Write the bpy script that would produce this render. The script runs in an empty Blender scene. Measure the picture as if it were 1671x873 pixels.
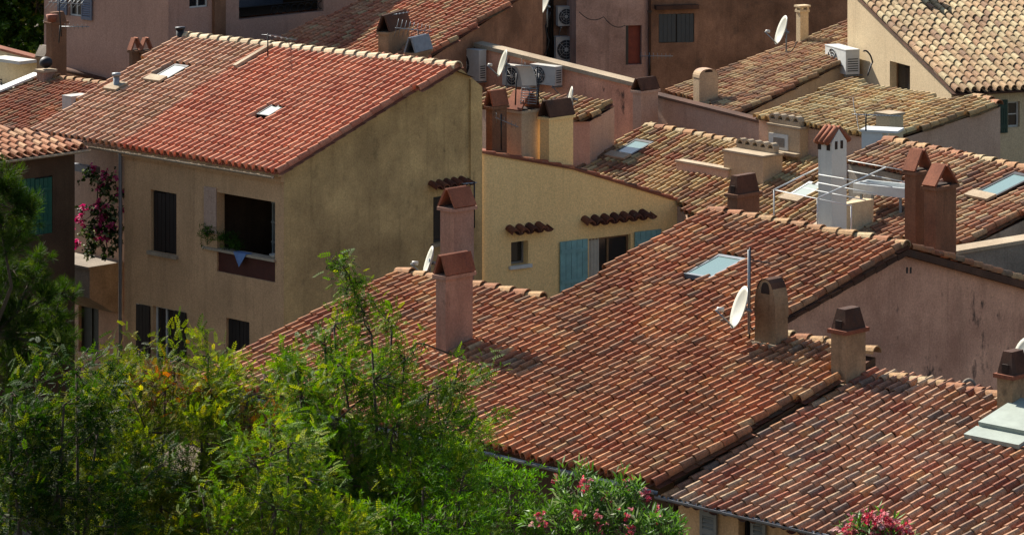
import bpy, math, random
import numpy as np
from mathutils import Vector, Matrix

# ------------------------------------------------------------------ camera, sky, sun, exposure
scene = bpy.context.scene
COL = scene.collection
F, YH, CX, CAMZ = 6000.0, -640.0, 835.5, 21.0        # a long lens held level, its frame shifted down
cam_d = bpy.data.cameras.new('camera')
cam = bpy.data.objects.new('camera', cam_d)
COL.objects.link(cam)
cam_d.sensor_width = 36.0
cam_d.lens = F / 1671 * 36.0
cam_d.shift_y = -(436.5 - YH) / 1671
cam_d.clip_start, cam_d.clip_end = 0.5, 4000
cam.location = (0, 0, CAMZ)
cam.rotation_euler = (math.radians(90), 0, 0)
scene.camera = cam

SUN_EL, SUN_AZ = math.radians(39), math.radians(-50)  # light travels along SUN_AZ (from +X towards +Y)
L = Vector((math.cos(SUN_AZ) * math.cos(SUN_EL), math.sin(SUN_AZ) * math.cos(SUN_EL), -math.sin(SUN_EL)))
sun_d = bpy.data.lights.new('sun', 'SUN')
sun_d.energy = 5.0
sun_d.angle = math.radians(0.5)
sun_d.color = (1.0, 0.94, 0.85)
sun = bpy.data.objects.new('sun', sun_d)
COL.objects.link(sun)
sun.location = (-60, 150, 120)
sun.rotation_euler = L.to_track_quat('-Z', 'Y').to_euler()
world = bpy.data.worlds.new('World')
scene.world = world
world.use_nodes = True
wn = world.node_tree
sky = wn.nodes.new('ShaderNodeTexSky')
sky.sky_type = 'NISHITA'
sky.sun_disc = False
sky.sun_elevation = SUN_EL
sky.sun_rotation = math.atan2(-L.x, -L.y)
wn.links.new(sky.outputs[0], wn.nodes['Background'].inputs[0])
wn.nodes['Background'].inputs[1].default_value = 0.074
scene.view_settings.view_transform = 'Standard'
scene.view_settings.look = 'None'
scene.view_settings.exposure = 1.33
scene.view_settings.gamma = 1.0
scene.cycles.max_bounces = 6
scene.cycles.diffuse_bounces = 4
scene.cycles.transparent_max_bounces = 8
scene.cycles.use_denoising = True

rng = np.random.default_rng(7)
random.seed(7)

# ------------------------------------------------------------------ pixel rays -> points
def ray(px, py):
    return np.array([(px - CX) / F, 1.0, -(py - YH) / F])
O = np.array([0, 0, CAMZ])
def at(px, py, D):
    return O + ray(px, py) * D
def on_z(px, py, z):
    r = ray(px, py)
    return O + r * ((z - CAMZ) / r[2])

def srgb(r, g, b, k=0.62):
    out = []
    for c in (r, g, b):
        c = c / 255
        c = c / 12.92 if c <= 0.04045 else ((c + 0.055) / 1.055) ** 2.4
        out.append(min(1.0, c * k))
    return tuple(out)

# ------------------------------------------------------------------ materials
MATS = {}
def newmat(name):
    m = bpy.data.materials.new(name)
    m.use_nodes = True
    MATS[name] = m
    nt = m.node_tree
    return m, nt, nt.nodes['Principled BSDF']
def noise(nt, scale, detail=4, rough=0.6, vec=None):
    n = nt.nodes.new('ShaderNodeTexNoise')
    n.inputs['Scale'].default_value = scale
    n.inputs['Detail'].default_value = detail
    n.inputs['Roughness'].default_value = rough
    if vec is not None: nt.links.new(vec, n.inputs['Vector'])
    return n.outputs['Fac']
def ramp(nt, fac, a, b, ca=(0, 0, 0, 1), cb=(1, 1, 1, 1)):
    r = nt.nodes.new('ShaderNodeValToRGB')
    r.color_ramp.elements[0].position = a
    r.color_ramp.elements[1].position = b
    r.color_ramp.elements[0].color = ca
    r.color_ramp.elements[1].color = cb
    nt.links.new(fac, r.inputs[0])
    return r.outputs[0]
def mix(nt, fac, a, b, mode='MIX'):
    m = nt.nodes.new('ShaderNodeMix')
    m.data_type = 'RGBA'
    m.blend_type = mode
    for sock, v in ((m.inputs[0], fac), (m.inputs[6], a), (m.inputs[7], b)):
        if hasattr(v, 'is_output'): nt.links.new(v, sock)
        elif isinstance(v, (int, float)): sock.default_value = v
        else: sock.default_value = (*v[:3], 1)
    return m.outputs[2]
def wpos(nt, scale=(1, 1, 1)):
    g = nt.nodes.new('ShaderNodeNewGeometry')
    mp = nt.nodes.new('ShaderNodeMapping')
    mp.inputs['Scale'].default_value = scale
    nt.links.new(g.outputs['Position'], mp.inputs['Vector'])
    return mp.outputs[0]
def bump(nt, bsdf, fac, strength=0.3, dist=0.02):
    b = nt.nodes.new('ShaderNodeBump')
    b.inputs['Strength'].default_value = strength
    b.inputs['Distance'].default_value = dist
    nt.links.new(fac, b.inputs['Height'])
    nt.links.new(b.outputs[0], bsdf.inputs['Normal'])

def plaster(name, col, dark=None, streak=0.35, blotch=0.5, spots=0.0, spotcol=(0.03, 0.027, 0.024), grain=0.25):
    m, nt, bs = newmat(name)
    dark = dark or tuple(c * 0.62 for c in col)
    p = wpos(nt)
    ps = wpos(nt, (1.6, 1.6, 0.22))
    c = mix(nt, ramp(nt, noise(nt, 0.7, 6, 0.62, p), 0.36, 0.68), dark, col)
    c = mix(nt, blotch, col, c)
    drip = ramp(nt, noise(nt, 3.2, 4, 0.6, wpos(nt, (1.5, 1.5, 0.09))), 0.56, 0.74, (1,) * 3 + (1,), (1 - streak * .5,) * 3 + (1,))
    c = mix(nt, 1.0, c, drip, 'MULTIPLY')
    st = ramp(nt, noise(nt, 2.2, 5, 0.65, ps), 0.5, 0.72)
    mm = nt.nodes.new('ShaderNodeMath'); mm.operation = 'MULTIPLY'; mm.inputs[1].default_value = streak
    nt.links.new(st, mm.inputs[0])
    c = mix(nt, mm.outputs[0], c, tuple(x * 0.55 for x in col))
    g = ramp(nt, noise(nt, 24, 3, 0.7, p), 0.3, 0.7, (1 - grain,) * 3 + (1,), (1 + grain * 0.6,) * 3 + (1,))
    c = mix(nt, 1.0, c, g, 'MULTIPLY')
    if spots:
        sp = ramp(nt, noise(nt, 2.6, 5, 0.6, wpos(nt, (1, 1, 0.55))), 0.60, 0.69)
        m2 = nt.nodes.new('ShaderNodeMath'); m2.operation = 'MULTIPLY'; m2.inputs[1].default_value = spots
        nt.links.new(sp, m2.inputs[0])
        c = mix(nt, m2.outputs[0], c, spotcol)
    nt.links.new(c, bs.inputs['Base Color'])
    bs.inputs['Roughness'].default_value = 0.92
    bs.inputs['Specular IOR Level'].default_value = 0.2
    bump(nt, bs, noise(nt, 30, 4, 0.7, p), 0.35, 0.015)
    return m

def plain(name, col, rough=0.6, metal=0.0, var=0.25, scale=6.0, spec=0.4):
    m, nt, bs = newmat(name)
    p = wpos(nt)
    c = mix(nt, ramp(nt, noise(nt, scale, 5, 0.65, p), 0.3, 0.75), tuple(x * (1 - var) for x in col), tuple(min(1, x * (1 + var * 0.5)) for x in col))
    nt.links.new(c, bs.inputs['Base Color'])
    bs.inputs['Roughness'].default_value = rough
    bs.inputs['Metallic'].default_value = metal
    bs.inputs['Specular IOR Level'].default_value = spec
    return m

def tile_material(name, lichen=0.35, lcol=(0.19, 0.16, 0.11), grime=0.45, moss=0.0):
    m, nt, bs = newmat(name)
    a = nt.nodes.new('ShaderNodeAttribute')
    a.attribute_name = 'Col'
    p = wpos(nt)
    c = a.outputs['Color']
    gr = ramp(nt, noise(nt, 9, 5, 0.7, p), 0.42, 0.68)
    fine = ramp(nt, noise(nt, 34, 3, 0.8, p), 0.3, 0.7, (0.62,) * 3 + (1,), (1.28,) * 3 + (1,))
    c = mix(nt, 1.0, c, fine, 'MULTIPLY')
    m1 = nt.nodes.new('ShaderNodeMath'); m1.operation = 'MULTIPLY'; m1.inputs[1].default_value = grime
    nt.links.new(gr, m1.inputs[0])
    c = mix(nt, m1.outputs[0], c, (0.035, 0.022, 0.017))
    li = ramp(nt, noise(nt, 14, 4, 0.75, p), 0.56, 0.66)
    big = ramp(nt, noise(nt, 0.45, 3, 0.6, p), 0.38, 0.66)
    m2 = nt.nodes.new('ShaderNodeMath'); m2.operation = 'MULTIPLY'
    nt.links.new(li, m2.inputs[0]); nt.links.new(big, m2.inputs[1])
    m3 = nt.nodes.new('ShaderNodeMath'); m3.operation = 'MULTIPLY'; m3.inputs[1].default_value = lichen * 2
    m3.use_clamp = True
    nt.links.new(m2.outputs[0], m3.inputs[0])
    c = mix(nt, m3.outputs[0], c, lcol)
    if moss:
        mo = ramp(nt, noise(nt, 5, 4, 0.7, wpos(nt, (1, 1.3, 1))), 0.58, 0.7)
        m4 = nt.nodes.new('ShaderNodeMath'); m4.operation = 'MULTIPLY'; m4.inputs[1].default_value = moss
        nt.links.new(mo, m4.inputs[0])
        c = mix(nt, m4.outputs[0], c, (0.06, 0.048, 0.015))
    nt.links.new(c, bs.inputs['Base Color'])
    bs.inputs['Roughness'].default_value = 0.88
    bs.inputs['Specular IOR Level'].default_value = 0.25
    bump(nt, bs, noise(nt, 40, 4, 0.7, p), 0.4, 0.008)
    return m

def leaf_material(name, trans=0.35, rough=0.45, spec=0.35):
    m, nt, bs = newmat(name)
    a = nt.nodes.new('ShaderNodeAttribute')
    a.attribute_name = 'Col'
    nt.links.new(a.outputs['Color'], bs.inputs['Base Color'])
    bs.inputs['Roughness'].default_value = rough
    bs.inputs['Specular IOR Level'].default_value = spec
    tr = nt.nodes.new('ShaderNodeBsdfTranslucent')
    h = nt.nodes.new('ShaderNodeHueSaturation')
    h.inputs['Saturation'].default_value = 1.15
    h.inputs['Value'].default_value = 1.35
    nt.links.new(a.outputs['Color'], h.inputs['Color'])
    nt.links.new(h.outputs[0], tr.inputs['Color'])
    ms = nt.nodes.new('ShaderNodeMixShader')
    ms.inputs[0].default_value = trans
    nt.links.new(bs.outputs[0], ms.inputs[1])
    nt.links.new(tr.outputs[0], ms.inputs[2])
    nt.links.new(ms.outputs[0], nt.nodes['Material Output'].inputs['Surface'])
    return m

tile_material('tile_old', 0.42, (0.2, 0.165, 0.11), 0.5, 0.15)
tile_material('tile_new', 0.08, (0.22, 0.165, 0.12), 0.22)
tile_material('tile_pale', 0.45, (0.23, 0.2, 0.13), 0.38)
tile_material('tile_cap', 0.5, (0.25, 0.21, 0.14), 0.4, 0.45)
leaf_material('leaf', 0.4, 0.6, 0.08)
leaf_material('glossy_leaf', 0.32, 0.5, 0.14)
leaf_material('petal', 0.3, 0.6, 0.2)
plaster('ochre', srgb(236, 196, 132, .7), srgb(180, 146, 98), 0.45, 0.9, 0.35, srgb(92, 78, 58))
plaster('ochre_front', srgb(238, 188, 136, .68), None, 0.5, 0.6)
plaster('yellow', srgb(248, 208, 142, .86), srgb(232, 190, 124, .86), 0.2, 0.4)
plaster('pink', srgb(246, 182, 146, .8), srgb(196, 136, 108), 0.55, 0.8, 0.9, srgb(70, 60, 54))
plaster('mauve', srgb(210, 164, 140), None, 0.3, 0.4)
plaster('stucco_pink', srgb(226, 182, 158), srgb(146, 108, 90), 0.5, 0.8, 0.4, srgb(96, 72, 60))
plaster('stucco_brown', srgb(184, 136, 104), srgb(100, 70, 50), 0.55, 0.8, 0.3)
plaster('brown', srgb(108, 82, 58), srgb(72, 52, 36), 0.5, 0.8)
plaster('cream', srgb(232, 208, 166), srgb(212, 184, 142), 0.25, 0.4)
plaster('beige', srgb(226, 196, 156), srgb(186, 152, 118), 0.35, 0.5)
plaster('rose_beige', srgb(222, 186, 158), srgb(184, 144, 118), 0.35, 0.5)
plaster('chim_pink', srgb(196, 156, 132), srgb(150, 110, 92), 0.6, 0.7, 0.5, srgb(78, 62, 52))
plaster('chim_brown', srgb(160, 116, 86), srgb(104, 74, 56), 0.5, 0.8, 0.5)
plaster('chim_tan', srgb(206, 170, 130), srgb(122, 96, 70), 0.7, 0.8, 0.5, srgb(64, 54, 44))
plaster('whitewash', srgb(236, 234, 222), srgb(214, 208, 192), 0.25, 0.5, grain=.08)
plaster('greystone', srgb(176, 162, 144), srgb(110, 100, 88), 0.4, 0.8, 0.4)
plaster('mortar', srgb(206, 186, 156), srgb(150, 126, 98), 0.3, 0.7)
plaster('terracotta', srgb(176, 112, 82), srgb(112, 60, 44), 0.4, 0.7, 0.3)
plaster('dark_terracotta', srgb(118, 82, 62), srgb(60, 42, 34), 0.5, 0.8, 0.4)
plaster('sooty', srgb(74, 58, 48), None, 0.4, 0.8)
plaster('earth', srgb(110, 96, 74), srgb(78, 66, 50), 0.0, 0.8)
plaster('asphalt', srgb(72, 70, 68), srgb(58, 56, 54), 0.0, 0.6)
plain('white_metal', srgb(226, 228, 222), 0.45, 0, 0.12)
plain('pale_panel', srgb(168, 178, 164), 0.6, 0, 0.25, 2.5)
plain('grey_metal', srgb(150, 156, 158), 0.45, 0.3, 0.2)
plain('zinc', srgb(150, 152, 156), 0.5, 0.5, 0.25)
plain('dark_metal', srgb(42, 38, 36), 0.5, 0.3, 0.3)
plain('black', srgb(16, 15, 15), 0.6, 0, 0.3)
plain('ac_white', srgb(206, 200, 188), 0.5, 0, 0.15)
plain('ac_grille', srgb(48, 46, 48), 0.6, 0, 0.2)
plain('dish_white', srgb(206, 204, 188), 0.4, 0, 0.15, 2.5)
plain('green_shutter', srgb(22, 92, 70), 0.55, 0, 0.2)
plain('deep_green_shutter', srgb(24, 60, 40), 0.55, 0, 0.2)
plain('blue_shutter', srgb(142, 190, 184), 0.6, 0, 0.3, 3)
plain('navy_shutter', srgb(44, 56, 62), 0.55, 0, 0.25)
plain('slate_shutter', srgb(104, 110, 126), 0.55, 0, 0.2)
plain('dark_shutter', srgb(40, 32, 26), 0.55, 0, 0.3)
plain('grey_shutter', srgb(140, 136, 126), 0.6, 0, 0.2)
plain('olive_door', srgb(58, 62, 50), 0.6, 0, 0.25)
plain('wood_frame', srgb(140, 104, 66), 0.6, 0, 0.25)
plain('red_panel', srgb(92, 44, 28), 0.6, 0, 0.3)
plain('brick_red', srgb(150, 72, 52), 0.8, 0, 0.3)
plain('white_paint', srgb(220, 214, 200), 0.6, 0, 0.15)
plain('blue_cloth', srgb(120, 150, 196), 0.9, 0, 0.2)
plain('bark', srgb(92, 74, 54), 0.9, 0, 0.4)
plain('pot', srgb(150, 84, 56), 0.8, 0, 0.3)
plain('curtain', srgb(206, 198, 178), 0.9, 0, 0.15)
def glass(name, col, rough):
    m, nt, bs = newmat(name)
    bs.inputs['Base Color'].default_value = (*col, 1)
    bs.inputs['Roughness'].default_value = rough
    bs.inputs['Specular IOR Level'].default_value = 0.7
glass('dark_glass', (0.012, 0.013, 0.013), 0.12)
glass('sky_glass', srgb(124, 150, 142), 0.2)
glass('frost_glass', srgb(170, 182, 172), 0.35)

# ------------------------------------------------------------------ objects
def thing(name, label, cat, loc, group=None):
    o = bpy.data.objects.new(name, None)
    COL.objects.link(o)
    o.empty_display_size = 0.3
    o.location = Vector(loc)
    o['label'] = label
    o['category'] = cat
    if group: o['group'] = group
    return o
def root_loc(o):
    v = Vector((0, 0, 0))
    while o is not None:
        v += o.location
        o = o.parent
    return v
def link_mesh(name, me, parent, label=None, kind=None):
    o = bpy.data.objects.new(name, me)
    COL.objects.link(o)
    if parent is not None: o.parent = parent
    if label: o['label'] = label
    if kind: o['kind'] = kind
    return o

class MB:
    def __init__(s):
        s.v, s.f, s.m, s.mats, s.sm = [], [], [], [], []
    def mi(s, m):
        if m not in s.mats: s.mats.append(m)
        return s.mats.index(m)
    def poly(s, pts, m, smooth=False):
        k = len(s.v)
        s.v += [tuple(map(float, p)) for p in pts]
        s.f.append(tuple(range(k, k + len(pts))))
        s.m.append(s.mi(m)); s.sm.append(smooth)
    def raw(s, vs, fs, m, smooth=False):
        k = len(s.v)
        s.v += [tuple(map(float, p)) for p in vs]
        i = s.mi(m)
        for f in fs:
            s.f.append(tuple(a + k for a in f)); s.m.append(i); s.sm.append(smooth)
    def hexa(s, p, m):      # 8 corners: bottom ring 0-3, top ring 4-7
        s.raw(p, [(3, 2, 1, 0), (4, 5, 6, 7), (0, 1, 5, 4), (1, 2, 6, 5), (2, 3, 7, 6), (3, 0, 4, 7)], m)
    def box(s, o, A, B, C, a, b, c, m):
        o, A, B, C = (np.asarray(x, float) for x in (o, A, B, C))
        P = [o + A * x + B * y + C * z for z in c for x, y in ((a[0], b[0]), (a[1], b[0]), (a[1], b[1]), (a[0], b[1]))]
        s.hexa(P, m)
    def tube(s, pts, r, m, n=6, r1=None, smooth=True):
        pts = [Vector(p) for p in pts]
        vs, fs = [], []
        K = len(pts)
        for i, p in enumerate(pts):
            d = (pts[min(i + 1, K - 1)] - pts[max(i - 1, 0)]).normalized()
            a = d.orthogonal().normalized() if i == 0 else (a - d * a.dot(d)).normalized()
            b = d.cross(a)
            rr = r if r1 is None else r + (r1 - r) * i / max(1, K - 1)
            for j in range(n):
                t = 2 * math.pi * j / n
                vs.append(p + (a * math.cos(t) + b * math.sin(t)) * rr)
        for i in range(K - 1):
            for j in range(n):
                fs.append((i * n + j, i * n + (j + 1) % n, (i + 1) * n + (j + 1) % n, (i + 1) * n + j))
        fs.append(tuple(range(n - 1, -1, -1)))
        fs.append(tuple(range((K - 1) * n, K * n)))
        s.raw(vs, fs, m, smooth)
    def build(s, name, parent=None, label=None, kind=None):
        me = bpy.data.meshes.new(name)
        l = root_loc(parent) if parent is not None else Vector((0, 0, 0))
        me.from_pydata([(x - l.x, y - l.y, z - l.z) for x, y, z in s.v], [], s.f)
        for m in s.mats: me.materials.append(MATS[m])
        me.polygons.foreach_set('material_index', s.m)
        me.polygons.foreach_set('use_smooth', s.sm)
        me.update()
        return link_mesh(name, me, parent, label, kind)

def array_mesh(name, V, Fc, C, mat, parent, smooth=False, label=None):
    """V (n,3) world, Fc (m,4) quads, C (n,3) colours"""
    l = root_loc(parent) if parent is not None else Vector((0, 0, 0))
    V = V - np.array(l)
    me = bpy.data.meshes.new(name)
    me.vertices.add(len(V)); me.vertices.foreach_set('co', V.astype(np.float32).ravel())
    n = len(Fc)
    me.loops.add(n * 4); me.loops.foreach_set('vertex_index', Fc.astype(np.int32).ravel())
    me.polygons.add(n)
    me.polygons.foreach_set('loop_start', np.arange(0, n * 4, 4, dtype=np.int32))
    me.polygons.foreach_set('loop_total', np.full(n, 4, dtype=np.int32))
    me.polygons.foreach_set('use_smooth', np.full(n, smooth))
    at_ = me.attributes.new('Col', 'FLOAT_COLOR', 'POINT')
    c4 = np.ones((len(V), 4), np.float32); c4[:, :3] = C
    at_.data.foreach_set('color', c4.ravel())
    me.materials.append(MATS[mat])
    me.update(calc_edges=True)
    return link_mesh(name, me, parent, label)

# ------------------------------------------------------------------ roof planes and tiles
UP = np.array([0, 0, 1.0])
class Roof:
    """mode v: climbs towards right-far; mode u: falls towards right-near; mode r: falls towards right-far"""
    def __init__(s, px, D, phi, pitch, mode='v', p3=None):
        t = math.radians(phi)
        u = np.array([math.cos(t), -math.sin(t), 0]); v = np.array([math.sin(t), math.cos(t), 0])
        s.u, s.v = u, v
        s.e, hup = {'v': (u, v), 'u': (v, -u), 'r': (-u, -v)}[mode]
        s.o = at(*px, D) if p3 is None else np.asarray(p3, float)
        s.k = math.sqrt(1 + pitch * pitch)
        s.s = (hup + UP * pitch) / s.k
        s.hup, s.pitch = hup, pitch
        s.n = np.cross(s.e, s.s)
    def es(s, px, py):
        r = ray(px, py)
        P = O + r * (s.n.dot(s.o - O) / s.n.dot(r))
        return ((P - s.o).dot(s.e), (P - s.o).dot(s.s))
    def P(s, e, q, h=0.0):
        return s.o + s.e * e + s.s * q + s.n * h
    def px(s, px, py, h=0.0):
        return s.P(*s.es(px, py), h)
    def z_at(s, x, y):
        return s.o[2] - (s.n[0] * (x - s.o[0]) + s.n[1] * (y - s.o[1])) / s.n[2]
    def poly(s, pts):
        return [p[1:] if p[0] == 'es' else s.es(*p) for p in pts]

def inside(poly, x, y):
    x = np.asarray(x); y = np.asarray(y)
    r = np.zeros(x.shape, bool)
    n = len(poly)
    for i in range(n):
        (x0, y0), (x1, y1) = poly[i], poly[(i + 1) % n]
        c = ((y0 > y) != (y1 > y))
        with np.errstate(divide='ignore', invalid='ignore'):
            xx = (x1 - x0) * (y - y0) / (y1 - y0 + 1e-12) + x0
        r ^= c & (x < xx)
    return r

def pick(pal, n, g):
    cols = np.array([srgb(*c[:3]) for c in pal]); w = np.array([c[3] if len(c) > 3 else 1.0 for c in pal])
    idx = g.choice(len(pal), n, p=w / w.sum())
    return cols[idx] * g.normal(1, 0.075, (n, 1)).clip(0.6, 1.4) * np.array([1.0, 1.05, 0.93])

def tiles(parent, R, poly, sp, L_, pal, mat='tile_old', seed=1, jit=1.0, h=0.0, name='roof', colfn=None, skip=(), label=None):
    g = np.random.default_rng(seed)
    P = np.array(poly)
    e0, e1, s0, s1 = P[:, 0].min(), P[:, 0].max(), P[:, 1].min(), P[:, 1].max()
    ne, ns = int((e1 - e0) / sp) + 2, int((s1 - s0) / L_) + 2
    E_, S_ = np.meshgrid(e0 + (np.arange(ne) + 0.5) * sp, s0 + np.arange(ns) * L_, indexing='ij')
    off = np.repeat(g.normal(0, 0.012 * jit, (ne, 1)), ns, 1) + np.repeat(g.uniform(-0.04, 0.04, (ne, 1)) * min(jit, 1), ns, 1)
    E_, S_ = E_.ravel(), (S_ + off).ravel()
    S_ = S_ - (g.random(S_.shape) < 0.02 * jit) * g.uniform(.03, .08, S_.shape)
    E_ = E_ + 0.014 * jit * np.sin(S_ * 1.1 + seed + 0.35 * np.sin(E_ * 0.9))
    ok = inside(poly, E_, S_ + L_ * 0.5)
    for q in skip:
        Q = [R.es(*p) for p in q]
        a0, a1 = (Q[0][0] + Q[3][0]) / 2, (Q[1][0] + Q[2][0]) / 2; b0, b1 = (Q[0][1] + Q[1][1]) / 2, (Q[2][1] + Q[3][1]) / 2
        ok &= ~((E_ > a0 - .02) & (E_ < a1 + .02) & (S_ + L_ * .75 > b0) & (S_ + L_ * .25 < b1))
    Ec, Sc = E_[ok], S_[ok]
    n = len(Ec)
    A = np.linspace(-0.3, math.pi + 0.3, 8)
    def arc(r, y, z, a=A): return np.stack([-np.cos(a) * r, np.full(len(a), y), z + np.sin(a) * r * 1.3], 1)
    r0, r1 = sp * 0.345, sp * 0.295
    T = np.concatenate([arc(r0, -0.03, 0.056), arc(r1, L_ * 1.06, 0.036), arc(r0 - 0.013, -0.03, 0.050)])
    tf = [(i, i + 1, 9 + i, 8 + i) for i in range(7)] + [(16 + i, 17 + i, i + 1, i) for i in range(7)]
    # cover tiles
    def inst(T, Ec, Sc, hj, rot, de):
        c, s_ = np.cos(rot), np.sin(rot)
        X = T[None, :, 0] * c[:, None] - T[None, :, 1] * s_[:, None] + (Ec + de)[:, None]
        Y = T[None, :, 0] * s_[:, None] + T[None, :, 1] * c[:, None] + Sc[:, None]
        Z = T[None, :, 2] + hj[:, None] + h
        sag = 0.028 * jit * (np.sin(X * 1.3 + seed) * np.cos(Y * 0.9 + seed * 2))
        Z = Z + sag
        return (R.o[None, None] + X[..., None] * R.e + Y[..., None] * R.s + Z[..., None] * R.n).reshape(-1, 3)
    V1 = inst(T, Ec, Sc, g.normal(0, 0.005 * jit, n), g.normal(0, 0.02 * jit, n), g.normal(0, 0.007 * jit, n))
    F1 = (np.array(tf)[None] + (np.arange(n) * len(T))[:, None, None]).reshape(-1, 4)
    C1 = pick(pal, n, g)
    drift = lambda e, q: (1 + .13 * np.sin(e * .83 + seed) * np.sin(q * 1.1 + seed * .7) + .08 * np.sin(e * 2.3 + q * 1.7 + seed))[:, None] * np.array([1, 1, 1.0])
    C1 = C1 * (1 + (drift(Ec, Sc) - 1) * min(jit, 1))
    if colfn is not None: C1 = colfn(Ec, Sc, C1, g)
    C1v = np.repeat(C1, len(T), 0)
    # channel tiles between them
    B = np.linspace(-1, 1, 5)
    w = sp * 0.45
    T2 = np.concatenate([np.stack([B * w, np.full(5, -0.03), -0.012 + 0.04 * B * B], 1), np.stack([B * w, np.full(5, L_ * 1.06), -0.036 + 0.04 * B * B], 1)])
    tf2 = [(i, i + 1, 6 + i, 5 + i) for i in range(4)]
    E2 = Ec + sp * 0.5
    V2 = inst(T2, E2, Sc, np.zeros(n), np.zeros(n), np.zeros(n))
    F2 = (np.array(tf2)[None] + (np.arange(n) * len(T2))[:, None, None]).reshape(-1, 4) + len(V1)
    C2 = pick(pal, n, g) * np.array([.55, .48, .44])       # channel tiles darkened: shade between the covers put into the colour
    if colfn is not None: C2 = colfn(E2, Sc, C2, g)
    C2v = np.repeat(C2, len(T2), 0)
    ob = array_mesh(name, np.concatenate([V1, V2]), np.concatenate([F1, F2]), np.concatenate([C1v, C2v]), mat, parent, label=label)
    return ob

def ridge_caps(parent, P0, P1, pal, seed=3, r=0.115, ln=0.42, mat='tile_cap', name='ridge_cap', up=UP, jit=1.0):
    g = np.random.default_rng(seed)
    P0, P1 = np.asarray(P0, float), np.asarray(P1, float)
    d = P1 - P0; Ln = np.linalg.norm(d); d /= Ln
    n = max(1, int(round(Ln / ln))); ln = Ln / n
    side = np.cross(d, up); side /= np.linalg.norm(side); u2 = np.cross(side, d)
    A = np.linspace(-0.15, math.pi + 0.15, 8)
    Vs, Fs, Cs = [], [], []
    cols = pick(pal, n, g)
    for i in range(n):
        k = i * 24
        o = P0 + d * (i * ln) + side * g.normal(0, 0.008 * jit) + u2 * g.normal(0, 0.008 * jit)
        for y, rr, zz in ((-0.03, r * 0.9, -0.03), (ln * 1.03, r * 1.1, 0.0), (ln * 1.03, r * 0.95, -0.01)):
            for a in A: Vs.append(o + d * y + side * (-math.cos(a) * rr) + u2 * (math.sin(a) * rr + zz))
        for j in range(7):
            Fs.append((k + j, k + j + 1, k + 9 + j, k + 8 + j)); Fs.append((k + 8 + j, k + 9 + j, k + 17 + j, k + 16 + j))
        Cs += [cols[i]] * 24
    ob = array_mesh(name, np.array(Vs), np.array(Fs), np.array(Cs), mat, parent)
    return ob

def body(mb, R, poly, m, h=-0.05, zb=0.0, skip=(), top='dark_terracotta'):
    """closed block under a roof polygon, its top on the roof plane"""
    T = [R.P(e, q, h) for e, q in poly]
    mb.poly([p - R.n * .02 for p in T], top)
    n = len(T)
    for i in range(n):
        if i in skip: continue
        a, b = T[i], T[(i + 1) % n]
        mb.poly([(a[0], a[1], zb), (b[0], b[1], zb), b, a], m)

class Wall:
    """vertical plane through p0 running along azimuth ang (degrees from +X towards +Y); normal faces the camera side"""
    def __init__(s, p0, ang):
        t = math.radians(ang)
        s.p0 = np.array([p0[0], p0[1], 0.0])
        s.d = np.array([math.cos(t), math.sin(t), 0]); s.n = np.array([math.sin(t), -math.cos(t), 0])
    def tz(s, px, py):
        r = ray(px, py)
        P = O + r * (s.n.dot(s.p0 - O) / s.n.dot(r))
        return (P - s.p0).dot(s.d), P[2]
    def P(s, t, z, o=0.0):
        return s.p0 + s.d * t + s.n * o + UP * z
    def rect(s, x0, yt, x1, yb):
        t0, t1 = s.tz(x0, yt)[0], s.tz(x1, yt)[0]
        xm = (x0 + x1) / 2
        return t0, t1, s.tz(xm, yb)[1], s.tz(xm, yt)[1]
    def box(s, mb, t0, t1, z0, z1, o0, o1, m):
        mb.box(s.p0, s.d, s.n, UP, (t0, t1), (o0, o1), (z0, z1), m)

def wall_face(mb, W, prof, zb, holes, m, reveal=0.2, rm=None):
    rm = rm or m
    ts = sorted(set([p[0] for p in prof] + [h[0] for h in holes] + [h[1] for h in holes]))
    ts = [t for t in ts if prof[0][0] <= t <= prof[-1][0]]
    top = lambda t: float(np.interp(t, [p[0] for p in prof], [p[1] for p in prof]))
    for a, b in zip(ts[:-1], ts[1:]):
        if b - a < 1e-5: continue
        hs = sorted([h for h in holes if h[0] <= a + 1e-6 and h[1] >= b - 1e-6], key=lambda h: h[2])
        z = zb
        for h in hs:
            mb.poly([W.P(a, z), W.P(b, z), W.P(b, h[2]), W.P(a, h[2])], m); z = h[3]
        mb.poly([W.P(a, z), W.P(b, z), W.P(b, top(b)), W.P(a, top(a))], m)
    for t0, t1, z0, z1 in [h[:4] for h in holes]:
        q = [(t0, z0), (t1, z0), (t1, z1), (t0, z1)]
        for i in range(4):
            (a, za), (b, zb2) = q[i], q[(i + 1) % 4]
            mb.poly([W.P(a, za), W.P(b, zb2), W.P(b, zb2, -reveal), W.P(a, za, -reveal)], rm)

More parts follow.
